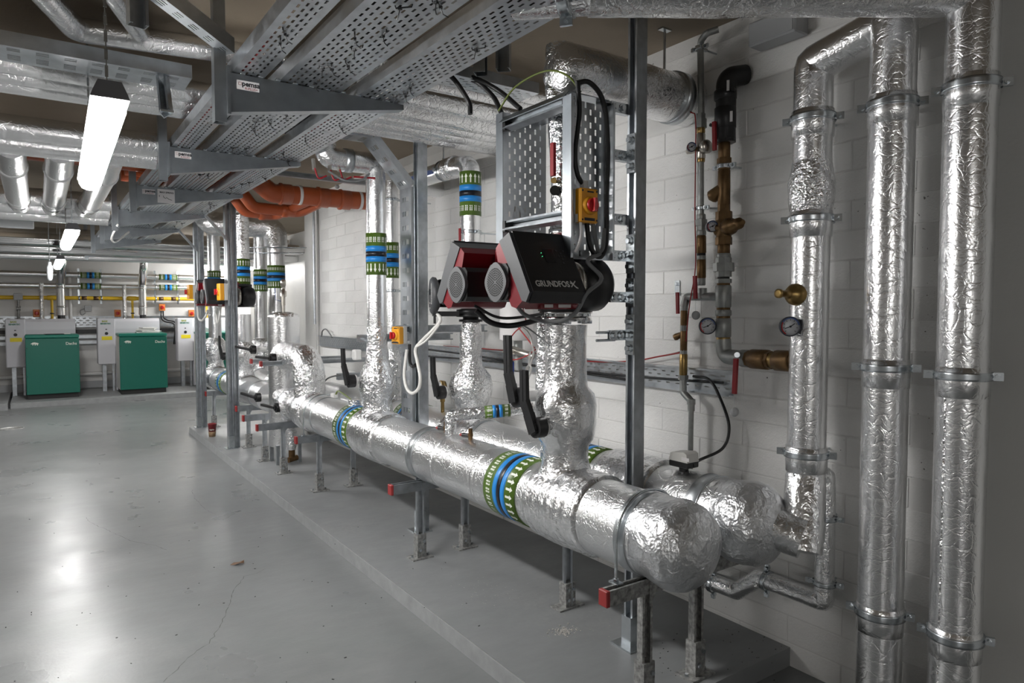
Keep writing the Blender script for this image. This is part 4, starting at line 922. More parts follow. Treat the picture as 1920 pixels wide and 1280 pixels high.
# branch pipe beside the left riser with zigzag along the wall
t = thing('bypass_pipe', 'slim foil pipe dropping beside the left tall pipe and zigzagging along the wall foot', 'pipe', (2.5, 1.45, .3)); X = 2.50
q = [aX(1515, 905, X), aX(1548, 890, X), aX(1545, 1128, X), aX(1425, 1083, X), aX(1382, 1108, X), aX(1335, 1090, X), aX(1250, 1062, X)]
q[0] = V((RX, 1.505, q[1].z - .01))
MB().sweep(resample(fillet(q, .012, 3), .03), .037, 26, nz=(0.0016, 6)).build('lagging', 'foil_dull', t)
for (px, py, ax, lab) in ((1547, 970, (0, 0, 1), 'upper zinc clamp on the slim bypass pipe'), (1546, 1092, (0, 0, 1), 'lower zinc clamp on the slim bypass pipe'), (1438, 1088, (0, 1, .1), 'zinc clamp on the zigzag run along the wall foot'), (1338, 1093, (0, 1, .1), 'zinc clamp on the zigzag run beside the header dome')):
    c = aX(px, py, X); e = (.4, -1, 0) if ax[2] == 1 else (0, 0, 1); clamp(lab, c, .039, ax, e, (WX, c.y, c.z), wd=.018)

# ------------------------------------------------------------------ brass and steel valve trains on the wall
def stack(root, p0, p1, parts, X=None):
    """parts: (fraction0, fraction1, radius, sides, material, name) along p0 -> p1"""
    p0 = V(p0); p1 = V(p1)
    for a, b, r, n, m, nm in parts:
        A = p0.lerp(p1, a); B = p0.lerp(p1, b); L = (B - A).length; d = (B - A) / L
        if n <= 8: MB().cyl(A, B, r, n, smooth=False).build(nm, m, root)
        else: MB().lathe(A, d, [(0, r * .9), (min(.004, L * .2), r), (L - min(.004, L * .2), r), (L, r * .9)], n).build(nm, m, root)
VX = 2.49
def vz(px, py): return aX(px, py, VX)
t = thing('fill_valve_train', 'bronze and grey valve train under a black elbow on the block wall', 'valve', vz(1358, 660))
top = vz(1358, 262); bot = vz(1356, 640); tot = 640 - 262
fr = lambda y: (y - 262) / tot
stack(t, top, bot, [(fr(262), fr(300), .026, 16, 'bronze', 'nipple'), (fr(296), fr(306), .031, 6, 'bronze', 'hex_nut'), (fr(300), fr(318), .027, 16, 'bronze', 'nipple'), (fr(318), fr(384), .027, 16, 'bronze', 'strainer_body'), (fr(380), fr(398), .027, 8, 'bronze', 'hex_nut'), (fr(396), fr(412), .036, 8, 'bronze', 'union_nut'),
    (fr(410), fr(446), .033, 18, 'bronze', 'regulator_body'), (fr(444), fr(458), .036, 8, 'bronze', 'union_nut'), (fr(456), fr(476), .027, 14, 'bronze', 'nipple'), (fr(474), fr(484), .031, 18, 'cast_fitting', 'bead'), (fr(482), fr(494), .034, 8, 'cast_fitting', 'union'), (fr(492), fr(508), .046, 8, 'cast_fitting', 'union_nut'), (fr(506), fr(518), .034, 8, 'cast_fitting', 'union'), (fr(516), fr(524), .026, 14, 'rubber', 'thread'), (fr(522), fr(530), .035, 8, 'cast_fitting', 'hex_nut'), (fr(528), fr(536), .028, 14, 'bronze', 'thread'), (fr(534), fr(576), .034, 20, 'cast_fitting', 'tee'), (fr(574), fr(582), .030, 16, 'bronze', 'thread'), (fr(580), fr(592), .035, 20, 'cast_fitting', 'socket'), (fr(590), fr(598), .030, 16, 'bronze', 'thread'), (fr(596), fr(632), .034, 20, 'cast_fitting', 'gauge_tee'), (fr(630), fr(640), .031, 16, 'brass', 'thread')])
# Y strainer leg, regulator bonnet and spring cap
c = vz(1356, 352); MB().lathe(c, (-.25, .75, -.55), [(0, .024), (.05, .03), (.062, .03), (.07, .022), (.078, .004)], 16).build('strainer_cap', 'bronze', t)
c = vz(1358, 428); MB().lathe(c, (-.35, -1, .08), [(0, .03), (.04, .038), (.055, .036), (.065, .03), (.07, .026), (.115, .024), (.118, .022), (.118, .012), (.14, .011), (.14, .004)], 18).build('spring_cap', 'bronze', t)
MB().lathe(c, (-.3, 1, 0), [(0, .03), (.03, .034), (.04, .028), (.05, .01)], 16).build('gauge_boss', 'bronze', t)
# elbow and horizontal ball valve into the left pipe
e0 = vz(1356, 636); e1 = aX(1358, 668, VX); e2 = aX(1400, 672, VX - .02); e3 = V((RX, 1.53, aX(1470, 676, RX).z))
MB().sweep(fillet([e0, e1, e2], .035, 6), .033, 20).build('elbow', 'cast_fitting', t)
L = (e3 - e2).length
stack(t, e2, e3, [(-.1, .04, .037, 8, 'cast_fitting', 'socket'), (.02, .12, .036, 8, 'bronze', 'valve_hex'), (.1, .42, .041, 20, 'bronze', 'ball_valve'), (.4, .48, .037, 8, 'bronze', 'valve_hex'), (.46, .58, .033, 16, 'brass', 'nipple'), (.56, .85, .042, 18, 'bronze', 'check_valve'), (.83, 1.0, .036, 16, 'bronze', 'nipple')])
lv = MB().cyl(aX(1382, 665, VX - .07), aX(1382, 665, VX - .02), .012, 10).build('lever_boss', 'zinc', t)
MB().bar(aX(1380, 672, VX - .075), aX(1377, 738, VX - .075), .019, .012, (1, 0, 0)).build('red_lever', 'red_handle', t)
gauge('small dial gauge on the bronze regulator of the wall valve train', aX(1336, 424, VX - .05), (-.6, -1, 0), R=.024, stem=vz(1352, 426))
gauge('red-banded dial gauge on the grey tee of the wall valve train', aX(1327, 611, VX - .06), (-.75, -1, 0), stem=vz(1352, 612))
# black plastic elbow and coupler above
t = thing('black_coupler', 'black plastic electrofusion elbow entering the wall at high level', 'fitting', vz(1358, 262))
a = vz(1360, 215); b_ = aX(1362, 145, VX)
MB().sweep(fillet([vz(1360, 262), b_, V((WX, b_.y - .03, b_.z + .02))], .045, 8), .043, 22).build('elbow', 'black_plastic', t)
stack(t, vz(1360, 268), vz(1360, 175), [(0, .2, .044, 8, 'black_plastic', 'union_nut'), (.28, .72, .046, 22, 'black_plastic', 'coupler'), (.86, 1.06, .048, 22, 'black_plastic', 'socket')])
for py, s in ((165, 1), (232, -1)): MB().cyl(vz(1378 if s > 0 else 1342, py + 4), vz(1382 if s > 0 else 1340, py + 4) + V((-.03, 0, 0)), .008, 8).build('weld_post', 'black_plastic', t)
for px, py in ((1365, 160), (1371, 218)): o_ = aX(px, py, VX - .045); MB().bar(o_ - V((0, 0, .022)), o_ + V((0, 0, .022)), .011, .002, (1, .5, 0)).build('white_label', 'label_white', t)
MB().bar(aX(1339, 228, VX - .05), aX(1340, 282, VX - .05), .016, .012, (1, 0, 0)).build('red_lever', 'red_handle', t)
clamp('zinc clamp on the bronze pipe above the strainer', vz(1358, 312), .029, rod=(WX, vz(1358, 312).y - .02, vz(1358, 312).z), wd=.018)
# slim grey pipe train to its left
SX = 2.50
def sz_(px, py): return aX(px, py, SX)
t = thing('slim_valve_train', 'slim grey pipe with small brass valves descending the wall beside the bronze train', 'valve', sz_(1280, 700))
MB().sweep(fillet([sz_(1315, 215), sz_(1313, 78), aX(1325, 62, SX - .05), aX(1347, 55, SX - .02)], .025, 5), .0145, 16).build('galvanised_pipe', 'cast_fitting', t)
MB().cyl(sz_(1314, 300), sz_(1314, 402), .0145, 14).build('galvanised_pipe', 'cast_fitting', t)
stack(t, sz_(1314, 210), sz_(1315, 545), [(0.01, .045, .02, 8, 'cast_fitting', 'union'), (.04, .09, .026, 8, 'cast_fitting', 'union_nut'), (.08, .12, .019, 14, 'brass', 'nipple'), (.12, .26, .02, 14, 'nickel', 'pressure_valve'), (.25, .28, .018, 12, 'brass', 'nipple'), (.57, .60, .021, 14, 'cast_fitting', 'union'), (.60, .635, .027, 8, 'cast_fitting', 'union_nut'), (.63, .66, .02, 8, 'cast_fitting', 'union'), (.66, .69, .022, 14, 'cast_fitting', 'bead'), (.69, .79, .022, 14, 'bronze', 'valve_body'), (.78, .815, .02, 12, 'rubber', 'thread'), (.80, .83, .021, 12, 'cast_fitting', 'bead'), (.82, .93, .021, 12, 'bronze', 'valve_body'), (.92, .97, .019, 12, 'cast_fitting', 'bead')])
c = sz_(1316, 278); MB().lathe(c, (-.3, -1, 0), [(0, .015), (.02, .03), (.04, .031), (.05, .022), (.052, .004)], 16).build('valve_bonnet', 'nickel', t)
MB().lathe(c, (-.4, 1, -.1), [(0, .012), (.05, .015), (.07, .012), (.075, .003)], 12).build('drain_nipple', 'nickel', t)
# tee to the left, red handled down leg
tee = sz_(1316, 560)
MB().sweep(fillet([sz_(1356, 556), sz_(1310, 556), sz_(1288, 556), sz_(1282, 575)], .012, 4), .0185, 16).cyl(sz_(1317, 540), sz_(1317, 560), .02, 14).build('cross_tee', 'cast_fitting', t)
stack(t, sz_(1283, 572), sz_(1281, 706), [(0, .08, .018, 12, 'cast_fitting', 'socket'), (.06, .3, .017, 12, 'bronze', 'valve_body'), (.28, .36, .018, 8, 'cast_fitting', 'union'), (.34, .64, .017, 12, 'bronze', 'strainer_body'), (.62, .70, .017, 8, 'cast_fitting', 'union'), (.68, .98, .019, 12, 'brass', 'check_valve')])
MB().lathe(sz_(1280, 626), (-.2, .8, -.35), [(0, .012), (.035, .017), (.045, .015), (.05, .004)], 12).build('strainer_cap', 'bronze', t)
MB().bar(aX(1270, 548, SX - .05), aX(1271, 588, SX - .05), .015, .01, (1, 0, 0)).build('red_lever', 'red_handle', t)
MB().bar(aX(1303, 517, SX - .05), aX(1304, 560, SX - .05), .017, .011, (1, 0, 0)).build('red_lever', 'red_handle', t)
MB().sweep(fillet([sz_(1281, 704), sz_(1281, 735), sz_(1296, 752), sz_(1296, 770)], .02, 4), .0165, 14).build('offset_bend', 'cast_fitting', t)
MB().cyl(sz_(1296, 768), V((2.36, sz_(1295, 845).y, .86)) if False else sz_(1294, 880), .0125, 12).build('drop_pipe', 'cast_fitting', t)
MB().cyl(sz_(1281, 703), sz_(1281, 712), .024, 6, smooth=False).build('hex_nut', 'cast_fitting', t); MB().cyl(sz_(1296, 748), sz_(1296, 758), .02, 8).build('hex_nut', 'cast_fitting', t)
clamp('zinc clamp near the top of the slim grey wall pipe', sz_(1312, 90), .016, rod=(WX, sz_(1312, 90).y - .03, sz_(1312, 90).z - .02), wd=.016)
clamp('zinc clamp halfway down the slim grey wall pipe', sz_(1314, 390), .016, rod=(WX, sz_(1314, 390).y - .05, sz_(1314, 390).z), wd=.016)
gauge('tiny dark dial gauge on the slim grey wall pipe', aX(1297, 275, SX - .06), (-.8, -1, 0), R=.02, stem=sz_(1310, 280))
c = aX(1270, 540, WX - .006)
wb = MB().box(c, (.004, .03, .075)).build('slotted_bracket', 'zinc', t); MB().cyl(c + V((0, 0, .02)), c + V((-.014, 0, .02)), .008, 6, smooth=False).build('bracket_bolt', 'zinc', wb)
for lab, px, py, X in (('round grey tag dangling beside the red-banded gauge', 1304, 591, SX - .06), ('round pale tag hanging under the long red lever', 1376, 772, VX - .075), ('white round tag hanging from the orange drain pipe', 632, 350, 2.22)):
    c = aX(px, py, X); t = thing('valve_tag', lab, 'tag', c, 'round plastic valve tags'); MB().lathe(c - V((0, .0015, 0)), (-.5, -1, 0), [(0, .002), (0, .020), (.003, .020), (.003, .001)], 20).build('disc', 'tag_plastic', t)
    MB().cyl(c + V((0, 0, .018)), c + V((0, 0, .07)), .0008, 5).build('wire', 'zinc', t)
# actuator on the rear header
c = aX(1278, 858, GX); t = thing('valve_actuator', 'grey and black boxed actuator on top of the rear header', 'actuator', c)
c = aX(1282, 868, GX - .02)
MB().cbox(c + V((0, 0, .0)), (.075, .10, .026), .004).cyl(c - V((0, 0, .06)), c, .02, 10).build('base', 'black_plastic', t)
MB().prism([(-.05, 0), (.05, 0), (.042, .032), (-.030, .042), (-.045, .035)], c + V((-.036, 0, .012)), (0, 1, 0), (0, 0, 1), (.072, 0, 0)).build('cover', 'isolator_base', t)
MB().bar(c + V((-.037, -.02, .027)), c + V((-.037, -.05 + .06 - .07, .027)), .001, .014, (0, 0, 1)).build('rating_label', 'label_white', t)
cable('black_cable', 'black cable looping from the wall tray down to the boxed actuator', [aX(1300, 705, 2.53), aX(1330, 712, 2.52), aX(1352, 750, 2.5), aX(1367, 800, 2.48), aX(1355, 840, 2.45), aX(1312, 862, 2.34), c + V((0, -.05, 0))], .0065, 'black_cable')

# ------------------------------------------------------------------ tray fixed to the block wall
t = thing('flat_cable_tray', 'long perforated tray fixed flat along the block wall behind the risers', 'cable tray', (2.55, 4, 1.12)); WT0 = 1.115; WTH = .115
for a, b_ in ((1.955, 3.3), (3.3, 5.3), (5.3, 7.45)):
    tray_mesh((2.565, a + .001, WT0), (0, 1, 0), (0, 0, 1), (-1, 0, 0), b_ - a - .002, WTH, .03, 4, .025, .06, .007).build('tray_length', 'galvanised_sheet', t)
cable('black_cable', 'black cable lying in the wall tray behind the near riser', [(2.55, y, WT0 + .058 - .02 * math.sin((y - 2) * 1.6)) for y in (2.0, 2.3, 2.7, 3.1, 3.5, 4.2, 5.0)], .006, 'black_cable', k=6)
cable('black_cable', 'lower black cable lying in the wall tray', [(2.545, y, WT0 + .03 + .012 * math.sin(y * 2.1)) for y in (2.6, 3.1, 3.6, 4.1, 4.7, 5.4)], .006, 'black_cable', k=6)
cable('red_cable', 'thin red cable running along the wall tray to the slim valve train', [sz_(1281, 660), aX(1236, 668, 2.53), aX(1180, 677, 2.54), aX(1092, 676, 2.55), (2.55, 3.6, 1.235), (2.55, 4.6, 1.23)], .004, 'red_cable', k=6)
cable('black_cable', 'short black cable joining the slim valve train near the thin red cable', [sz_(1281, 658), aX(1262, 663, 2.53), aX(1236, 668, 2.535)], .004, 'black_cable')
cable('red_cable', 'thin red cable dropping from the round duct down the slim grey pipe', [aX(1224, 166, 2.42), aX(1262, 190, 2.46), aX(1295, 210, 2.48), aX(1304, 222, 2.47), aX(1304, 300, 2.48), aX(1303, 400, 2.485), aX(1304, 500, 2.46), aX(1293, 570, 2.47), aX(1286, 640, 2.48)], .0028, 'red_cable', k=6)
cable('grey_cable', 'grey loop of cable over the far end of the wall tray', [(2.54, 7.3, 1.22), (2.52, 7.22, 1.28), (2.52, 7.1, 1.30), (2.54, 6.98, 1.22)], .007, 'grey_cable')

# ------------------------------------------------------------------ high-level services on the right
t = thing('round_duct', 'large round foil duct entering the block wall at high level', 'duct', (2.1, 2.22, 2.38))
dp = [1.752, 1.755, 1.762, 1.775, 1.79, 1.81] + [1.845 + .035 * k for k in range(21)] + [2.579]
MB().sweep([(x, 2.245, 2.49) for x in dp], [.012, .035, .065, .09, .104, .112] + [.112] * (len(dp) - 6), 44, nz=(.004, 9)).build('lagging', 'foil_dull', t)
MB().lathe((2.44, 2.235, 2.487), (1, 0, 0), [(0, .108), (0, .119), (.045, .119), (.045, .108)], 40).build('steel_band', 'band_steel', t)
MB().cyl((2.40, 2.235, 2.6), (2.40, 2.235, CH), .006, 8).box((2.40, 2.235, CH - .004), (.06, .03, .008)).build('hanger_rod', 'zinc', t)
t = thing('ceiling_bracket', 'steel channel bracket fixed to the ceiling above the tray frame', 'bracket', (1.62, 2.55, CH - .3))
MB().strut((1.60, 2.55, 2.52), (1.60, 2.55, CH), (1, -1, 0), .06, .05).strut((1.72, 2.55, 2.56), (1.72, 2.55, CH), (-1, -1, 0), .06, .05).build('channel', 'bracket_steel', t)
MB().box((1.75, 2.5, CH - .005), (.16, .05, .01)).build('top_plate', 'zinc', t)
for k, (y, z, r) in enumerate(((3.30, 2.63, .058), (3.44, 2.60, .062), (3.58, 2.60, .060), (3.72, 2.60, .062), (3.86, 2.60, .058), (3.16, 2.66, .036), (3.02, 2.66, .04))):
    lab = ('first', 'second', 'third', 'fourth', 'last', 'slim outer', 'slim nearest')[k]
    t = thing('bundled_pipe', lab + ' foil pipe in the bundle running to the block wall at ceiling level', 'pipe', (1.6, y, z - r), 'bundle of foil pipes under the ceiling')
    MB().sweep(resample([(1.32, y, z), (2.579, y, z - .01)], .05), r, 24, nz=(0.0016, 6)).build('lagging', 'foil_dull', t)
t = thing('tray_run', 'dark tray run carrying black cables to the tray frame', 'cable tray', (1.6, 2.72, 2.50))
tray_mesh((1.42, 2.62, 2.52), (1, 0, 0), (0, 1, 0), (0, 0, 1), .55, .15, .05, 5, .025, .06, .007).build('tray_length', 'galvanised_sheet', t)
for k, pts in enumerate(([(1.44, 2.66, 2.53), (1.60, 2.63, 2.53), (1.70, 2.56, 2.47), (1.72, 2.42, 2.36)], [(1.44, 2.70, 2.53), (1.62, 2.66, 2.53), (1.68, 2.58, 2.45), (1.69, 2.52, 2.36)], [(1.40, 2.68, 2.55), (1.5, 2.64, 2.52), (1.58, 2.62, 2.42), (1.585, 2.61, 2.36)])):
    cable('black_cable', ('thick black cable arching from the tray run to the tray frame', 'second black cable curving down behind the tray frame', 'short black cable hanging from the end of the tray run')[k], pts, .011, 'black_cable')
cable('green_cable', 'thin green earth wire looping over the top of the tray frame', [(1.66, 2.50, 2.36), (1.68, 2.40, 2.44), (1.72, 2.25, 2.47), (1.73, 2.12, 2.42), (1.74, 2.05, 2.34)], .004, 'green_cable')
# orange drain
t = thing('drain_pipe', 'orange plastic drain pipe with socket collars at high level', 'pipe', (2.0, 5.9, 2.4)); OY = 5.9
MB().sweep(fillet([(-2.2, OY, 2.64), (1.46, OY, 2.62), (1.64, OY, 2.48), (2.579, OY, 2.49)], .08, 5), .078, 28).build('main_pipe', 'orange_plastic', t)
for x in (1.70, 2.02, 2.22): MB().lathe((x, OY, 2.482), (1, 0, 0), [(0, .078), (.004, .091), (.02, .091), (.024, .085), (.10, .085), (.104, .078)], 28).build('socket', 'orange_plastic', t)
for k, (yy_, xe) in enumerate(((6.25, 1.98), (6.55, 1.86))):
    MB().sweep(resample(fillet([(.6, yy_, 2.62), (1.42, yy_, 2.61), (1.58, yy_, 2.40), (xe, yy_, 2.39), (xe + .1, OY + .03, 2.46)], .08, 5), .06), .05, 20).lathe((xe - .16, yy_, 2.393), (1, 0, 0), [(0, .05), (.01, .06), (.05, .06), (.06, .054), (.11, .054), (.12, .05)], 20).build('branch', 'orange_plastic', t)
for x in (1.86, 2.40): MB().lathe((x, OY, 2.485), (1, 0, 0), [(0, .078), (0, .0825), (.025, .0825), (.025, .078)], 28).build('strap', 'label_white', t)
rail('pale strut rail running just above the orange drain', (1.45, 5.55, 2.585), (2.55, 5.55, 2.585), (0, -1, 0))
t = thing('red_lever_valves', 'cluster of small red-handled valves under the cross pipe', 'valve', (1.6, 4.2, 2.36))
for k, (x, z) in enumerate(((1.42, 2.36), (1.52, 2.36), (1.58, 2.37))):
    MB().cyl((x, 4.18, z), (x, 4.20, z + .07), .012, 10).build('body', 'nickel', t)
    MB().sweep(spline([(x, 4.17, z + .01), (x + .02, 4.16, z - .05), (x + .07, 4.16, z - .03)], 5), .006, 6).build('cap_cord', 'red_handle', t)
MB().bar((1.66, 4.15, 2.34), (1.80, 4.14, 2.345), .018, .010).build('red_lever', 'red_handle', t)
cable('grey_cable', 'dark grey cable sagging below the cross pipe', [(1.5, 4.16, 2.36), (1.6, 4.14, 2.31), (1.7, 4.13, 2.32), (1.76, 4.13, 2.37)], .007, 'grey_cable')

# ------------------------------------------------------------------ high-level services on the left
t = thing('slotted_tray', 'long slotted tray crossing the ceiling at the upper left', 'cable tray', (-.5, 3.5, 2.58))
sl = [.03, .045, .06, .12, .135, .15, .165, .18]
tray_mesh((-2.6, 3.50, 2.575), (1, 0, 0), (0, 1, 0), (0, 0, 1), 3.22, .22, .06, 8, .045, .10, .006, groups=sl).build('tray_length', 'galvanised_sheet', t)
for k, (y, z, r) in enumerate(((3.80, 2.60, .055), (3.93, 2.59, .055), (4.06, 2.58, .055))):
    t = thing('left_pipe', ('nearest', 'middle', 'farthest')[k] + ' of three foil pipes behind the slotted tray at the upper left', 'pipe', (-.8, y, z - r), 'foil pipes beside the slotted tray')
    MB().sweep(resample([(-2.6, y, z), (1.30, y, z)], .06), r, 24, nz=(0.0007, 6)).build('lagging', 'foil_x', t)
t = thing('bent_pipe', 'foil pipe with a sharp bend under the ceiling at the top left', 'pipe', (.3, 2.9, 2.62))
za = 2.68
MB().sweep(resample(fillet([aZ(40, -60, za), aZ(142, 55, za), aZ(390, 92, za), aZ(800, 152, za)], .04, 3), .03), .05, 28, nz=(0.0007, 6)).build('lagging', 'foil_x', t)
t = thing('bent_pipe', 'second foil pipe joining the bent pipe from the top edge', 'pipe', (.45, 2.6, 2.66))
MB().sweep(resample([aZ(190, -40, za + .01), aZ(262, 62, za + .01)], .03), .038, 24, nz=(0.0007, 6)).build('lagging', 'foil_x', t)
c = aY(312, 212, 3.25); t = thing('hook_bracket', 'short bright channel hook hanging under the slotted tray at the upper left', 'bracket', c)
MB().strut(c, (c.x + .03, 3.55, 2.58), (-.6, -1, 0), .045, .03).box(c + V((.0, 0, .004)), (.05, .05, .008)).build('channel', 'zinc', t)
t = thing('drop_strut', 'short open-ended strut hanging from the ceiling at the top left', 'strut', aY(258, 46, 2.35))
c = aY(258, 48, 2.35); MB().strut(c, (c.x, c.y, CH), (.2, -1, 0), .052, .035).build('channel', 'galvanised', t)
for k, (y, z, r) in enumerate(((4.56, 2.475, .068), (4.73, 2.43, .068))):
    t = thing('left_duct', ('nearer', 'farther')[k] + ' of two parallel foil ducts behind the bright batten', 'duct', (-.8, y, z - r), 'paired foil ducts behind the batten')
    MB().sweep(resample([(-2.6, y, z), (.62, y, z)], .06), r, 28, nz=(0.0007, 6)).build('lagging', 'foil_x', t)
    for x in (-.25, .25): MB().lathe((x, y, z), (1, 0, 0), [(0, r - .002), (0, r + .004), (.012, r + .004), (.012, r - .002)], 28).build('foil_joint', 'foil_crinkle', t)
for k, X in enumerate((-.10, .135, .385)):
    t = thing('link_pipe', ('left', 'middle', 'right')[k] + ' of three silver link pipes running away above the aisle', 'pipe', (X, 6, 2.33), 'silver link pipes above the aisle')
    MB().sweep(resample(fillet([(X, 4.76, 2.42), (X, 5.1, 2.39), (X, 6.6, 2.38), (X, 7.55, 2.44)], .3, 4), .06), .075, 28, nz=(0.0007, 6)).build('lagging', 'foil_y', t)
    for y, z in ((5.2, 2.388), (6.55, 2.381), (6.95, 2.402)): MB().lathe((X, y, z), (0, 1, .0 if y < 6.6 else .06), [(0, .073), (0, .082), (.02, .084), (.04, .082), (.04, .073)], 28).build('joint_ring', 'polished_steel' if y > 6.6 else 'foil_y', t)
for k, (y, z, r) in enumerate(((7.55, 2.52, .08), (7.70, 2.46, .08), (7.88, 2.42, .085))):
    t = thing('far_duct', ('upper', 'middle', 'lower')[k] + ' far foil duct where the three link pipes end', 'duct', (-.8, y, z - r), 'far foil ducts above the aisle')
    MB().sweep(resample([(-3.4, y, z), (.60, y, z)], .08), r, 26, nz=(0.0007, 6)).build('lagging', 'foil_x', t)
t = tag(MB().cbox((-1.6, 9.6, 2.62), (3.2, .9, .30), .01).build('square_duct', 'flap_grey'), 'grey square duct under the ceiling beyond the battens', 'duct')
for k, (y, z, r, m) in enumerate(((11.2, 2.45, .085, 'polished_steel'), (11.5, 2.36, .085, 'polished_steel'), (11.9, 2.58, .10, 'foil_x'), (12.3, 2.44, .09, 'polished_steel'), (12.6, 2.32, .06, 'foil_x'))):
    t = thing('cross_duct', ('first', 'second', 'third', 'fourth', 'fifth')[k] + ' round metal duct crossing the ceiling in front of the boilers', 'duct', (0, y, z - r), 'round ducts crossing above the boilers')
    MB().sweep(resample([(-4.5, y, z - .03), (3.59, y, z + .03)], .2), r, 28).build('tube', m, t)
    for x in (-2.1, -.6, .9, 2.2): MB().cyl((x, y, z + r * .9), (x, y, CH), .006, 6).build('hanger_rod', 'zinc', t)
cable('white_cable', 'white cable sagging between the far brackets', [(.64, 7.4, 2.30), (.63, 7.9, 2.22), (.70, 8.3, 2.22), (.85, 8.6, 2.36)], .010, 'white_cable')

# ------------------------------------------------------------------ distant risers behind the far posts
def far_riser(label, X, Y, z1, r, zt=None, flow=1, bulge=True, z0=.7):
    t = thing('far_riser', label, 'pipe', (X, Y, z0))
    MB().sweep(resample([(X, Y, z0), (X, Y, z1)], .06), r, 26, nz=(0.0007, 6)).build('lagging', 'foil_z', t)
    if bulge: bulged((X, Y, 0), [(z0 + .04, r + .04), (.86, r + .01), (.92, r + .05), (1.02, r + .06), (1.1, r + .05), (1.16, r + .005)], 'foil_crinkle', t, 'valve_cover', 28)
    if zt: tape(t, (X, Y, zt), (0, 0, 1), r + .002, flow, n=30)
    return t
t = far_riser('far foil riser with green band under the distant twin pump', HX, 7.78, 1.46, .085, None)
lever(t, (HX - .16, 7.6, 1.02), .13); lever(t, (HX - .16, 7.95, 1.0), .13)
t = thing('far_pump_pipe', 'foil pipe rising from the distant twin pump into the ceiling ducts', 'pipe', (HX, 7.78, 1.8)); MB().sweep(resample([(HX, 7.78, 1.78), (HX, 7.78, 2.6)], .05), .08, 28, nz=(.004, 12)).build('lagging', 'foil_crinkle', t); tape(t, (HX, 7.78, 1.92), (0, 0, 1), .084, 1, n=30)
t = far_riser('farthest foil riser beyond the second far post', HX, 9.2, 2.6, .075, 1.86, 1)
lever(t, (HX - .15, 9.2, 1.0), .13)
t = far_riser('wide far riser with blue and black band next to the wall', 2.36, 8.35, 2.42, .10, 1.90, -1)
t2 = far_riser('narrower far riser beside the wide one with blue and black band', 2.28, 8.75, 2.42, .078, 1.87, -1)
t = thing('elbow_duct', 'great rounded foil elbow over the two far banded risers', 'duct', (2.2, 8.5, 2.4))
MB().sweep(resample(fillet([(1.62, 8.56, CH), (1.62, 8.56, 2.50), (2.36, 8.38, 2.50), (2.36, 8.35, 2.25)], .14, 7), .05), .135, 36, nz=(0.0016, 6)).build('lagging', 'foil_dull', t)
MB().cyl((1.75, 8.35, 2.22), (2.9, 7.6, 2.22), .007, 6).cyl((2.0, 8.35, 2.17), (2.9, 7.75, 2.17), .007, 6).build('hanger_rod', 'zinc', t)
o = MB().cyl((2.52, 7.46, 1.35), (2.52, 7.46, CH), .014, 10).build('conduit', 'galvanised'); tag(o, 'thin vertical conduit at the far corner of the block wall', 'conduit')
for lab, p, q in (('black lever of the upper vessel valve pointing left', (1.70, 6.15, 1.08), (-.03, .28, .0)), ('black lever of the far upper valve behind the vessel', (1.72, 6.9, 1.12), (-.05, .3, .02)), ('black lever of the lower vessel valve pointing left', (1.70, 6.02, .66), (-.03, .26, .0)), ('black lever of the far lower valve behind the vessel', (1.72, 6.75, .67), (-.05, .26, .02))):
    lever(VP, p, horiz=q)

# ------------------------------------------------------------------ white tank, small valves on the headers, cables
c = aX(968, 625, 2.40); t = thing('white_tank', 'small white cylinder tank on the wall behind the near riser', 'tank', c)
MB().lathe((c.x, c.y, 1.32), (0, 0, 1), [(0, .02), (0, .098), (.006, .102), (.27, .102), (.275, .06)], 30).build('shell', 'label_white', t)
MB().bar((c.x + .09, c.y, 1.45), (WX, c.y, 1.45), .04, .06).build('support_arm', 'galvanised', t); MB().cyl((c.x, c.y - .02, 1.14), (c.x, c.y - .02, 1.32), .026, 12).build('tail_pipe', 'cast_fitting', t)
d = aX(968, 660, 2.33); v = MB().sweep(spline([d + V((0, .11, -.005)), d + V((0, .04, .012)), d + V((0, -.05, 0)), d + V((.03, -.13, -.02))], 5), .022, 14).cyl(d, d + V((-.04, 0, 0)), .014, 8).build('valve_body', 'nickel', t)
MB().bar(aX(961, 678, 2.27), aX(961, 702, 2.27), .018, .01, (1, 0, 0)).build('blue_lever', 'blue_handle', t)
def pressure_gauge(label, c):
    t = thing('pressure_gauge', label, 'gauge', c, 'brass pressure gauges on the headers'); c = V(c)
    MB().lathe(c, (-1, .2, 0), [(-.03, .004), (-.03, .05), (.0, .055), (.004, .052), (.004, .048)], 26).build('case', 'brass', t)
    MB().lathe(c + V((-.003, 0, 0)), (-1, .2, 0), [(0, .002), (0, .048), (.003, .047), (.003, .001)], 26).build('face', 'gauge_face', t)
    MB().cyl(c + V((.015, 0, -.05)), (c.x + .015, c.y, HZ + HR - .02), .012, 10).cyl(c + V((.015, 0, -.09)), c + V((.015, 0, -.07)), .018, 6, smooth=False).build('siphon', 'brass', t)
pressure_gauge('brass gauge on the rear header just right of the broad mid tray', aX(804, 723, GX - .03) + V((0, .1, 0)))
pressure_gauge('brass-stemmed gauge half hidden by the rear riser lever', aX(826, 728, GX - .05))
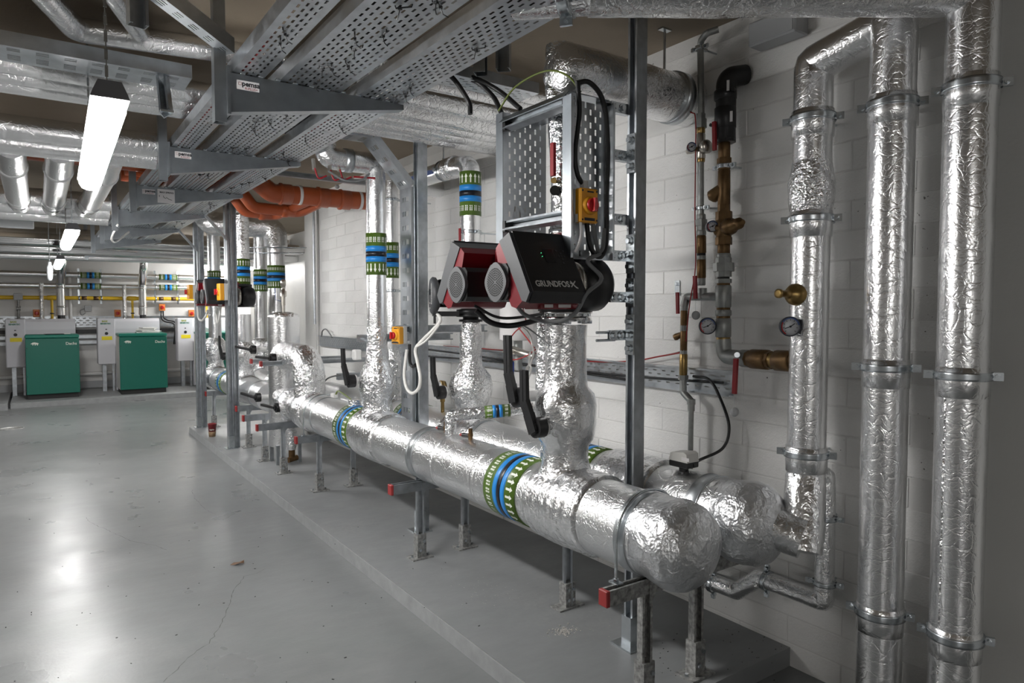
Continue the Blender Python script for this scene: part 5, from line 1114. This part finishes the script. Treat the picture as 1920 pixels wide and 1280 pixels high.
# foil stub with flow band on the front header
t = thing('stub_pipe', 'small foil branch with green and blue band linking the two headers', 'pipe', aX(842, 800, HX))
sa = aX(845, 778, HX); sb = aX(1000, 765, GX)
MB().sweep(resample(fillet([(sa.x, sa.y, HZ + HR - .01), sa, sb], .012, 3), .03), .032, 24, nz=(.003, 16)).build('lagging', 'foil_crinkle', t)
tape(t, sa.lerp(sb, .56), sb - sa, .034, -1, L=.14, n=24, arrow=.02)
for lab, p0, p1 in (('brass drain cock with red-tipped black lever on top of the front header', aX(882, 830, HX), aX(866, 815, HX)), ('second red-tipped black cock beside the foil stub pipe', aX(836, 815, HX), aX(830, 803, HX))):
    t = thing('drain_cock', lab, 'valve', (p0.x, p0.y, HZ + HR)); b0 = V((p0.x, p0.y, HZ + HR - .012))
    MB().cyl(b0, b0 + V((0, 0, .07)), .011, 10).cyl(b0 + V((0, 0, .03)), b0 + V((0, 0, .045)), .015, 6, smooth=False).build('body', 'bronze', t)
    h = b0 + V((0, 0, .032)); MB().cyl(h, h + V((-.02, .045, 0)), .012, 10).build('lever', 'black_plastic', t); MB().cyl(h + V((-.02, .045, 0)), h + V((-.025, .062, 0)), .0105, 10, .006).build('lever_tip', 'red_cap', t)
t = thing('foil_thermowell', 'short foil stub with white sensor head on the front header', 'sensor', aX(668, 748, HX))
c = aX(665, 752, HX); MB().sweep(resample([(c.x, c.y, HZ + HR - .02), (c.x, c.y, c.z + .01)], .02), .045, 20, nz=(.003, 20)).build('stub', 'foil_crinkle', t)
c2 = aX(627, 744, HX); MB().cbox((c2.x, c2.y, HZ + HR + .03), (.04, .07, .035), .006).build('sensor_head', 'white_plastic', t)
MB().sweep(spline([(c2.x, c2.y - .03, HZ + HR + .04), (c2.x, c2.y - .1, HZ + HR + .07), (c.x, c.y + .04, c.z)], 5), .006, 6).build('lead', 'green_cable', t)
cable('grey_cable', 'grey sensor lead arching beside the vessel elbow', [aX(600, 745, 1.9), aX(603, 725, 1.95), aX(615, 709, 2.0), aX(640, 702, 2.1)], .007, 'grey_cable')
# cables round the near pump
I1 = V((1.735, 2.03, aY(1093, 388, 2.03).z))
cable('black_cable', 'big black cable arching down the right side of the right upright tray', [(1.70, 2.03, 2.36), (1.76, 2.02, 2.37), (1.83, 2.02, 2.31), (1.855, 2.02, 2.15), (1.855, 2.025, 1.95), (1.85, 2.02, 1.78), (1.82, 2.01, 1.715), (1.775, 2.0, 1.715), (1.745, 2.0, 1.76), (1.74, 2.01, 1.84)], .010, 'black_cable')
cable('black_cable', 'second black cable running down the left edge of the right upright tray', [(1.705, 2.025, 2.36), (1.71, 2.02, 2.25), (1.69, 2.02, 2.1), (1.70, 2.02, 2.02), (1.735, 2.02, 1.975)], .009, 'black_cable')
cable('grey_cable', 'grey cable inside the big cable loop below the isolator', [(1.775, 2.015, 1.845), (1.785, 2.01, 1.78), (1.80, 2.01, 1.73), (1.825, 2.012, 1.745), (1.835, 2.015, 1.82)], .008, 'grey_cable')
cable('grey_cable', 'pale grey cable dropping from the isolator gland towards the pump', [(1.70, 2.0, 1.845), (1.70, 1.995, 1.79), (1.685, 1.99, 1.75), (1.675, 2.0, 1.72)], .006, 'label_white')
MB().cyl((1.70, 2.015, 1.835), (1.70, 2.015, 1.865), .014, 8, smooth=False).build('cable_gland', 'isolator_base', ISO)
MB().cyl((1.735, 2.02, 1.965), (1.735, 2.02, 1.995), .016, 8, smooth=False).build('cable_gland', 'isolator_base', ISO)
cable('grey_cable', 'grey flex slung under the near pump and up past its volute', [aX(970, 575, 1.55), aX(985, 590, 1.6), aX(1020, 602, 1.68), aX(1055, 600, 1.70), aX(1080, 585, 1.69), aX(1100, 550, 1.68), (1.745, 1.93, 1.62), aX(1102, 490, 1.72), (1.80, 2.0, 1.72)], .0085, 'grey_cable')
cable('black_cable', 'ribbed black conduit sagging below the far head of the near pump', [(1.52, 2.46, 1.50), (1.58, 2.44, 1.45), (1.66, 2.42, 1.435), (1.72, 2.36, 1.45), (1.75, 2.30, 1.47)], .012, 'black_cable')
cable('black_cable', 'slack black cable running under the near pump heads', [(1.50, 2.44, 1.52), (1.60, 2.40, 1.47), (1.70, 2.30, 1.48), (1.76, 2.20, 1.51)], .006, 'black_cable')
cable('red_cable', 'thin red wire hanging in a loop behind the near riser', [(1.72, 2.40, 1.51), aX(985, 605, 1.95), aX(966, 622, 2.02), aX(950, 645, 2.05), aX(949, 662, 2.05), aX(962, 674, 2.05), aX(985, 668, 2.02), aX(1004, 655, 1.98)], .0035, 'red_cable')
cable('red_cable', 'second thin red wire crossing straight to the near riser', [aX(967, 608, 2.0), aX(985, 630, 1.98), aX(1002, 652, 1.95)], .0035, 'red_cable')
cable('white_cable', 'coiled white sensor cable hanging by the valve lever of the near riser', [aX(978, 612, 1.74), aX(993, 628, 1.74), aX(1000, 660, 1.74), aX(995, 682, 1.74), aX(987, 700, 1.74), aX(985, 716, 1.74), aX(990, 712, 1.73), aX(996, 690, 1.73), aX(990, 686, 1.73), aX(984, 702, 1.73), aX(988, 712, 1.735), aX(994, 660, 1.745)], .004, 'white_cable')
cable('grey_cable', 'thin grey lead slanting from the pump to the near riser', [aX(975, 606, 1.75), aX(1000, 622, 1.74), aX(1030, 648, 1.73)], .0035, 'grey_cable')
wi = aX(757, 628, 1.91)
cable('white_cable', 'white flex hanging in a long loop from the mid post isolator', [aX(763, 655, 1.90), aX(760, 680, 1.89), aX(758, 705, 1.88), aX(763, 728, 1.88), aX(773, 737, 1.88), aX(785, 728, 1.88), aX(788, 708, 1.88), aX(783, 680, 1.88), aX(779, 655, 1.88), aX(790, 640, 1.9), aX(810, 620, 1.94), aX(826, 600, 1.98), (2.0, 3.70, 1.49)], .0105, 'white_cable')
cable('white_cable', 'thinner white flex tied alongside the long white loop', [aX(781, 650, 1.88), aX(797, 640, 1.9), aX(815, 620, 1.94), aX(825, 603, 1.98), (2.02, 3.73, 1.48)], .006, 'white_cable')
cable('black_cable', 'black hook of cable hanging below the mid post isolator', [aX(768, 645, 1.93), aX(768, 665, 1.93), aX(769, 680, 1.93), aX(774, 687, 1.93), aX(779, 684, 1.93)], .011, 'black_cable')
for k, (px, X) in enumerate(((362, 1.58), (410, 1.60))):
    cable('white_cable', ('white flex looping below the farther far isolator', 'white flex looping below the nearer far isolator')[k], [aX(px + 8, 575, X), aX(px + 10, 595, X), aX(px + 16, 601, X), aX(px + 24, 592, X), aX(px + 27, 582, X + .05)] if k == 0 else [aX(px + 4, 570, X), aX(px + 2, 592, X), aX(px - 2, 606, X + .02), aX(px - 4, 590, X + .05), aX(px - 3, 578, X + .1)], .012, 'white_cable')

# ------------------------------------------------------------------ boilers and everything on the back wall
def boiler(label, plabel, x0, yf, papers=False):
    t = thing('boiler', label, 'boiler', (x0 + .36, yf, .08), 'green boilers on the far plinth'); W = .72; D = .60; z0 = .16; z1 = 1.055
    MB().bbox(x0 + .02, x0 + W - .02, yf + .03, yf + D, .08, z0).build('base', 'rubber', t)
    MB().bbox(x0, x0 + W, yf + .012, yf + D, z0, z1).build('side_casing', 'isolator_base', t)  # glare on the side panels put into the colour as pale grey
    f = MB().cbox((x0 + W / 2, yf, (z0 + z1) / 2), (W, .03, z1 - z0), .006).build('front_panel', 'boiler_green', t)
    MB().cbox((x0 + W / 2, yf + D / 2 - .02, z1 + .03), (W + .01, D + .01, .05), .01).build('lid', 'boiler_lid', t)
    text_obj('brand_lettering', 'Dachs', .062, frame((x0 + .535, yf - .0165, .945), (1, 0, 0), (0, 0, 1)), 'white_print', f, bold=.001)
    # running badger emblem: body, head, four legs, tail
    o = V((x0 + .06, yf - .0165, .955)); e = MB()
    outline = [(0, .02), (.025, .03), (.05, .05), (.09, .055), (.125, .045), (.15, .04), (.165, .02), (.15, .018), (.145, -.01), (.13, -.015), (.125, .008), (.11, .012), (.10, -.015), (.088, -.015), (.09, .012), (.065, .014), (.06, -.012), (.046, -.012), (.048, .012), (.03, .012), (.02, .022)]
    e.prism([(a_ * .72, b_ * .72) for a_, b_ in outline], o, (1, 0, 0), (0, 0, 1), (0, -.001, 0)).build('emblem', 'white_print', f)
    b = MB()
    for x in (x0 + .02, x0 + W - .02):
        for z in (.45, .9): b.cyl((x, yf - .014, z), (x, yf - .018, z), .006, 8)
    b.build('screws', 'ink', f)
    # pale control cabinet behind
    yb = yf + .66; p = thing('control_cabinet', plabel, 'cabinet', (x0 - .13, yb, .56), 'pale control cabinets behind the boilers'); zt = 1.36
    c = MB().cbox((x0 - .135, yb + .12, .96), (.27, .26, .80), .012).build('door', 'boiler_white', p)
    MB().prism([(0, .10), (.20, .10), (.20, zt), (.06, zt), (.02, zt - .05), (0, zt - .18)], (x0 + .002, yb, 0), (0, 1, 0), (0, 0, 1), (.70, 0, 0)).build('top_cover', 'boiler_white', p)
    MB().bbox(x0 - .20, x0 - .14, yb + .1, yb + .2, .08, .56).bbox(x0 - .05, x0 - .02, yb + .1, yb + .14, .08, .56).build('leg', 'galvanised', p)
    yy = yb - .0115
    text_obj('brand_lettering', 'BAXI', .038, frame((x0 - .20, yy, 1.30), (1, 0, 0), (0, 0, 1)), 'ink_lime', c, bold=.002)
    text_obj('brand_lettering', 'SENERTEC', .034, frame((x0 - .225, yy, 1.26), (1, 0, 0), (0, 0, 1)), 'ink_green', c, bold=.0015)
    MB().lathe((x0 - .135, yy + .002, 1.10), (0, -1, 0), [(0, .026), (.004, .026), (.004, .021), (.001, .021)], 20).build('dial_ring', 'ink', c)
    MB().bbox(x0 - .138, x0 - .132, yy - .001, yy + .002, 1.10, 1.115).bbox(x0 - .15, x0 - .125, yy - .001, yy + .002, 1.165, 1.18).build('switch', 'ink', c)
    MB().bbox(x0 - .21, x0 - .05, yy - .001, yy + .002, .985, 1.05).build('warning_label', 'label_yellow', c)
    return t
boiler('leftmost green boiler with a tablet lying on its lid', 'pale control cabinet behind the leftmost green boiler', -.165, 13.28)
boiler('middle green boiler with papers lying on its lid', 'pale control cabinet behind the middle green boiler', 1.125, 13.22)
boiler('rightmost green boiler, half hidden by the far strut posts', 'pale control cabinet behind the rightmost green boiler', 2.40, 13.3)
t = thing('tablet', 'black tablet lying on the lid of the leftmost green boiler', 'tablet', (.2, 13.4, 1.11)); R_ = Matrix.Rotation(.1, 3, 'Z')
MB().cbox((.22, 13.42, 1.117), (.26, .2, .012), .003, R_).build('body', 'black_plastic', t); MB().cbox((.40, 13.45, 1.122), (.09, .06, .02), .004).build('white_card', 'paper', t)
for k in range(5):
    t = tag(MB().cbox((1.58 + .03 * math.sin(k * 2.1), 13.5 + .02 * k, 1.120 + k * .019), (.36 - .03 * k, .24, .015), .003, Matrix.Rotation(.3 * math.sin(k * 1.7), 3, 'Z')).build('paper_sheets', 'paper'), ('lowest', 'second', 'third', 'fourth', 'topmost')[k] + ' bundle of paper in the pile on the middle boiler', 'paper', 'paper pile on the middle boiler')
t = thing('paper_sheets', 'white papers lying on the rightmost green boiler', 'paper', (2.6, 13.5, 1.11)); MB().prism([(0, 0), (.25, 0), (.25, .02), (.1, .03), (.02, .09)], (2.5, 13.45, 1.11), (1, 0, 0), (0, 0, 1), (0, .2, 0)).build('sheet', 'paper', t)
WYB = BY
# pipes along the wall
for lab, z, r in (('upper foil pipe with blue bands along the back wall', 2.13, .052), ('lower foil pipe with blue bands along the back wall', 1.935, .052)):
    t = thing('lagged_pipe', lab, 'pipe', (0, 14.4, z - r)); MB().sweep(resample([(-5, 14.4, z), (3.55, 14.4, z)], .15), r, 24, nz=(0.0007, 6)).build('lagging', 'foil_x', t)
    for px in (170, 315): tape(t, (aY(px, 530, 14.4).x, 14.4, z), (1, 0, 0), r + .002, 1 if (px == 315) == (z > 2) else -1, L=.31, n=28)
for k, px in enumerate((148, 190, 292, 335)):
    x = aY(px, 540, 14.4).x; t = thing('pipe_hanger', ('first', 'second', 'third', 'fourth')[k] + ' zinc hanger from the left holding the back wall pipes', 'clamp', (x, 14.5, 1.65), 'hangers of the back wall pipes')
    MB().bar((x, 14.52, 1.62), (x, 14.52, 2.25), .03, .03, (0, 1, 0)).build('channel', 'zinc', t)
    for z, r in ((2.13, .056), (1.935, .056), (1.722, .038)): MB().lathe((x - .012, 14.4, z), (1, 0, 0), [(0, r - .004), (0, r + .003), (.024, r + .003), (.024, r - .004)], 24).build('ring', 'zinc', t)
t = thing('gas_pipe', 'yellow gas pipe along the back wall above the boilers', 'pipe', (0, 14.4, 1.69))
MB().sweep([(-5, 14.4, 1.722), (3.3, 14.4, 1.722)], .034, 18).build('main_pipe', 'gas_yellow', t)
for px in (97, 248, 387):
    x = aY(px, 560, 14.4).x; MB().cyl((x, 14.4, 1.30), (x, 14.4, 1.722), .02, 14).lathe((x - .07, 14.4, 1.722), (1, 0, 0), [(0, .036), (.01, .042), (.13, .042), (.14, .036)], 16).build('drop_pipe', 'gas_yellow', t); MB().cyl((x, 14.4, 1.44), (x, 14.4, 1.46), .032, 12).build('valve_ring', 'black_plastic', t)
for px in (158, 180, 302, 325):
    x = aY(px, 560, 14.4).x; MB().lathe((x - .04, 14.4, 1.722), (1, 0, 0), [(0, .034), (0, .0352), (.08, .0352), (.08, .034)], 18).build('print_band', 'bronze', t)
for k, (px, x2) in enumerate(((115, 121), (268, 276))):
    x = aY(px, 590, 14.2).x; xt = aY(x2, 480, 13.6).x; lab = ('left', 'right')[k]
    t = thing('boiler_flue', lab + ' polished steel flue rising from behind the boilers with a jog', 'flue', (x, 14.2, 1.1))
    MB().cyl((x, 14.2, 1.15), (x, 14.2, 1.46), .052, 18).build('black_section', 'black_plastic', t)
    MB().sweep(fillet([(x, 14.2, 1.42), (x, 14.2, 1.98), (xt - .03, 13.85, 2.28), (xt, 13.85, 2.6)], .12, 4), .068, 22).build('steel_section', 'polished_steel', t)
    for z in (1.55, 1.88): MB().lathe((x, 14.2, z), (0, 0, 1), [(0, .066), (0, .074), (.03, .074), (.03, .066)], 22).build('joint_band', 'polished_steel', t)
for k, px in enumerate((78, 233, 265)):
    x = aY(px, 560, 14.36).x; t = thing('foil_drop', ('left', 'middle', 'right')[k] + ' slim foil pipe dropping to the boilers from the back wall pipes', 'pipe', (x, 14.3, 1.2), 'slim foil drops on the back wall')
    MB().sweep(resample([(x, 14.335, 1.25), (x, 14.335, 1.97)], .06), .034, 16, nz=(.003, 18)).build('lagging', 'foil_crinkle', t)
o = MB().cyl((aY(131, 550, 14.5).x, 14.5, 1.2), (aY(131, 550, 14.5).x, 14.5, 2.2), .028, 14).build('white_pipe', 'white_plastic'); tag(o, 'plain white vertical pipe on the back wall between the flues', 'pipe')
for k, (px, py) in enumerate(((69, 587), (220, 587), (303, 576), (358, 587))):
    isolator(('leftmost', 'second', 'third and highest', 'rightmost')[k] + ' orange isolator on the back wall above the boilers', aY(px, py, 14.58), (0, -1, 0), sz=(.105, .13, .08), m='isolator_orange', detail=False, group='orange isolators on the back wall')
t = thing('junction_box', 'small grey box with coiled cable on the back wall', 'box', aY(165, 578, 14.58)); c = aY(165, 578, 14.55); MB().cbox(c, (.11, .06, .11), .006).build('body', 'grey_paint_box', t); MB().sweep(spline([c + V((-.05, -.03, 0)), c + V((-.12, -.03, -.04)), c + V((-.10, -.03, -.12)), c + V((-.04, -.03, -.08))], 6), .006, 6).build('lead', 'grey_cable', t)
cable('black_cable', 'pair of black cables from the highest orange isolator to the cabinet, left one', [aY(302, 583, 14.5), aY(303, 597, 14.5), aY(310, 603, 14.45), aY(324, 606, 14.4), aY(328, 615, 14.35), aY(326, 645, 14.3)], .012, 'black_cable')
cable('black_cable', 'pair of black cables from the highest orange isolator to the cabinet, right one', [aY(306, 583, 14.5), aY(307, 595, 14.5), aY(314, 600, 14.45), aY(328, 604, 14.4), aY(331, 615, 14.35), aY(329, 645, 14.3)], .012, 'black_cable')
t = thing('gas_meter', 'grey gas meter with valves hanging on the yellow pipe at the left', 'meter', aY(35, 556, 14.4)); c = aY(34, 556, 14.36)
MB().cbox(c, (.13, .09, .12), .01).build('body', 'grey_paint_box', t); MB().cyl(c - V((0, 0, .05)), c - V((0, 0, .40)), .02, 12).cyl(c + V((-.03, 0, -.2)), c + V((.03, 0, -.2)), .035, 12).build('valve_stem', 'zinc_dirty', t)
MB().lathe(c + V((0, .02, -.42)), (0, -1, 0), [(0, .03), (0, .06), (.03, .06), (.03, .03)], 18).build('valve_wheel', 'zinc_dirty', t)
t = thing('back_tray', 'perforated tray along the back wall behind the boilers', 'cable tray', (0, 14.55, 1.24))
tray_mesh((-5, 14.56, 1.20), (1, 0, 0), (0, 0, 1), (0, -1, 0), 8.5, .20, .04, 4, .05, .10, .02).build('tray_length', 'galvanised_sheet', t)
for k, z in enumerate((1.13, 1.03, .93)):
    o = MB().bbox(-5, 3.55, 14.5, 14.58, z - .03, z + .03).build('trunking_run', 'black_plastic' if k == 0 else 'galvanised_sheet'); tag(o, ('upper dark', 'middle grey', 'lower grey')[k] + ' trunking run along the back wall behind the boilers', 'trunking')
t = thing('low_pipe', 'low white pipe along the foot of the back wall', 'pipe', (0, 14.5, .3)); MB().cyl((-5, 14.5, .36), (3.5, 14.5, .36), .035, 14).build('tube', 'white_plastic', t); MB().bbox(-5, 3.55, 14.55, 14.598, .1, .22).build('backing_board', 'grey_paint_box', t)
t = thing('smoke_detector', 'white bottle-shaped fitting hanging near the third batten', 'fitting', (.0, 10.9, 2.1)); c = aY(93, 507, 10.9); MB().lathe((c.x, c.y, c.z - .13), (0, 0, 1), [(0, .02), (.02, .03), (.08, .034), (.18, .034), (.20, .02), (.24, .02), (.25, .008)], 16).build('body', 'flap_grey', t); MB().cyl((c.x, c.y, c.z + .1), (c.x, c.y, CH), .006, 6).build('stem', 'zinc', t)

# ------------------------------------------------------------------ small things on the floor
c = aZ(398, 818, PH); t = thing('paper_cup', 'red and brown paper cup standing on the plinth by the far post', 'cup', c)
MB().lathe(c, (0, 0, 1), [(0, .028), (.0, .034), (.055, .040), (.058, .040), (.058, .03)], 20).build('kraft_cup', 'cup_kraft', t)
u = MB().lathe(c + V((0, 0, .056)), (0, 0, 1), [(0, .036), (.0, .038), (.085, .045), (.088, .047), (.092, .047), (.092, .043), (.01, .036)], 20).build('red_cup', 'cup_red', t)
text_obj('cup_lettering', 'NAFTY', .022, frame(c + V((-.034, -.034, .075)), (.75, -.6, 0), (0, 0, 1)), 'white_print', u, sx=.8)
c = aZ(447, 1057, 0.004); t = thing('dry_leaf', 'curled brown leaf lying on the grey floor', 'leaf', c)
MB().add([c + V(p) for p in ((-.045, .01, .002), (-.02, .02, .008), (.01, .022, .004), (.035, .012, .014), (.03, -.008, .004), (.0, -.014, .010), (-.025, -.008, .003))], [(0, 1, 6), (1, 2, 5, 6), (2, 3, 4, 5)]).add([c + V(p) + V((0, 0, -.0015)) for p in ((-.045, .01, .002), (-.02, .02, .008), (.01, .022, .004), (.035, .012, .014), (.03, -.008, .004), (.0, -.014, .010), (-.025, -.008, .003))], [(6, 1, 0), (6, 5, 2, 1), (5, 4, 3, 2)]).build('blade', 'leaf', t)
c = aZ(22, 803, 0); t = thing('floor_drain', 'round drain cover in the floor before the boilers', 'drain', c); MB().lathe(c, (0, 0, 1), [(0, .13), (.004, .13), (.004, .118), (.002, .118), (.002, .001)], 28).build('cover', 'zinc_dirty', t)
b = MB()
for x0, y0, n, sx, sy in ((1058, 1183, 140, .035, .022), (905, 1110, 60, .10, .10), (1160, 1150, 40, .2, .1)):
    c = aZ(x0, y0, PH)
    for k in range(n):
        p = c + V((random.gauss(0, sx), random.gauss(0, sy), random.uniform(0, .003))); s = random.uniform(.001, .0035) if n > 100 else random.uniform(.0006, .0016); b.box(p, (s * 2, s * 1.6, s), Matrix.Rotation(random.random() * 3, 3, 'Z'))
o = b.build('plaster_crumbs', 'crumb'); o['kind'] = 'stuff'; tag(o, 'pale plaster crumbs scattered on the plinth under the header', 'crumbs')
b = MB()
for k in range(80):
    p = aZ(random.uniform(10, 900), 780 + 500 * random.random() ** .8, .001)
    if p.x > PX - .05 and p.y > 1.5: p.z = PH + .001
    s = random.uniform(.0015, .005); b.box(p, (s * 2.2, s, .002), Matrix.Rotation(random.random() * 3, 3, 'Z'))
for k in range(40):
    p = aZ(random.uniform(1230, 1470), random.uniform(1170, 1275), PH + .001); s = random.uniform(.001, .003); b.box(p, (s * 2, s, .002))
o = b.build('floor_debris', 'speck'); o['kind'] = 'stuff'; tag(o, 'dark specks of dirt scattered over the grey floor', 'debris')
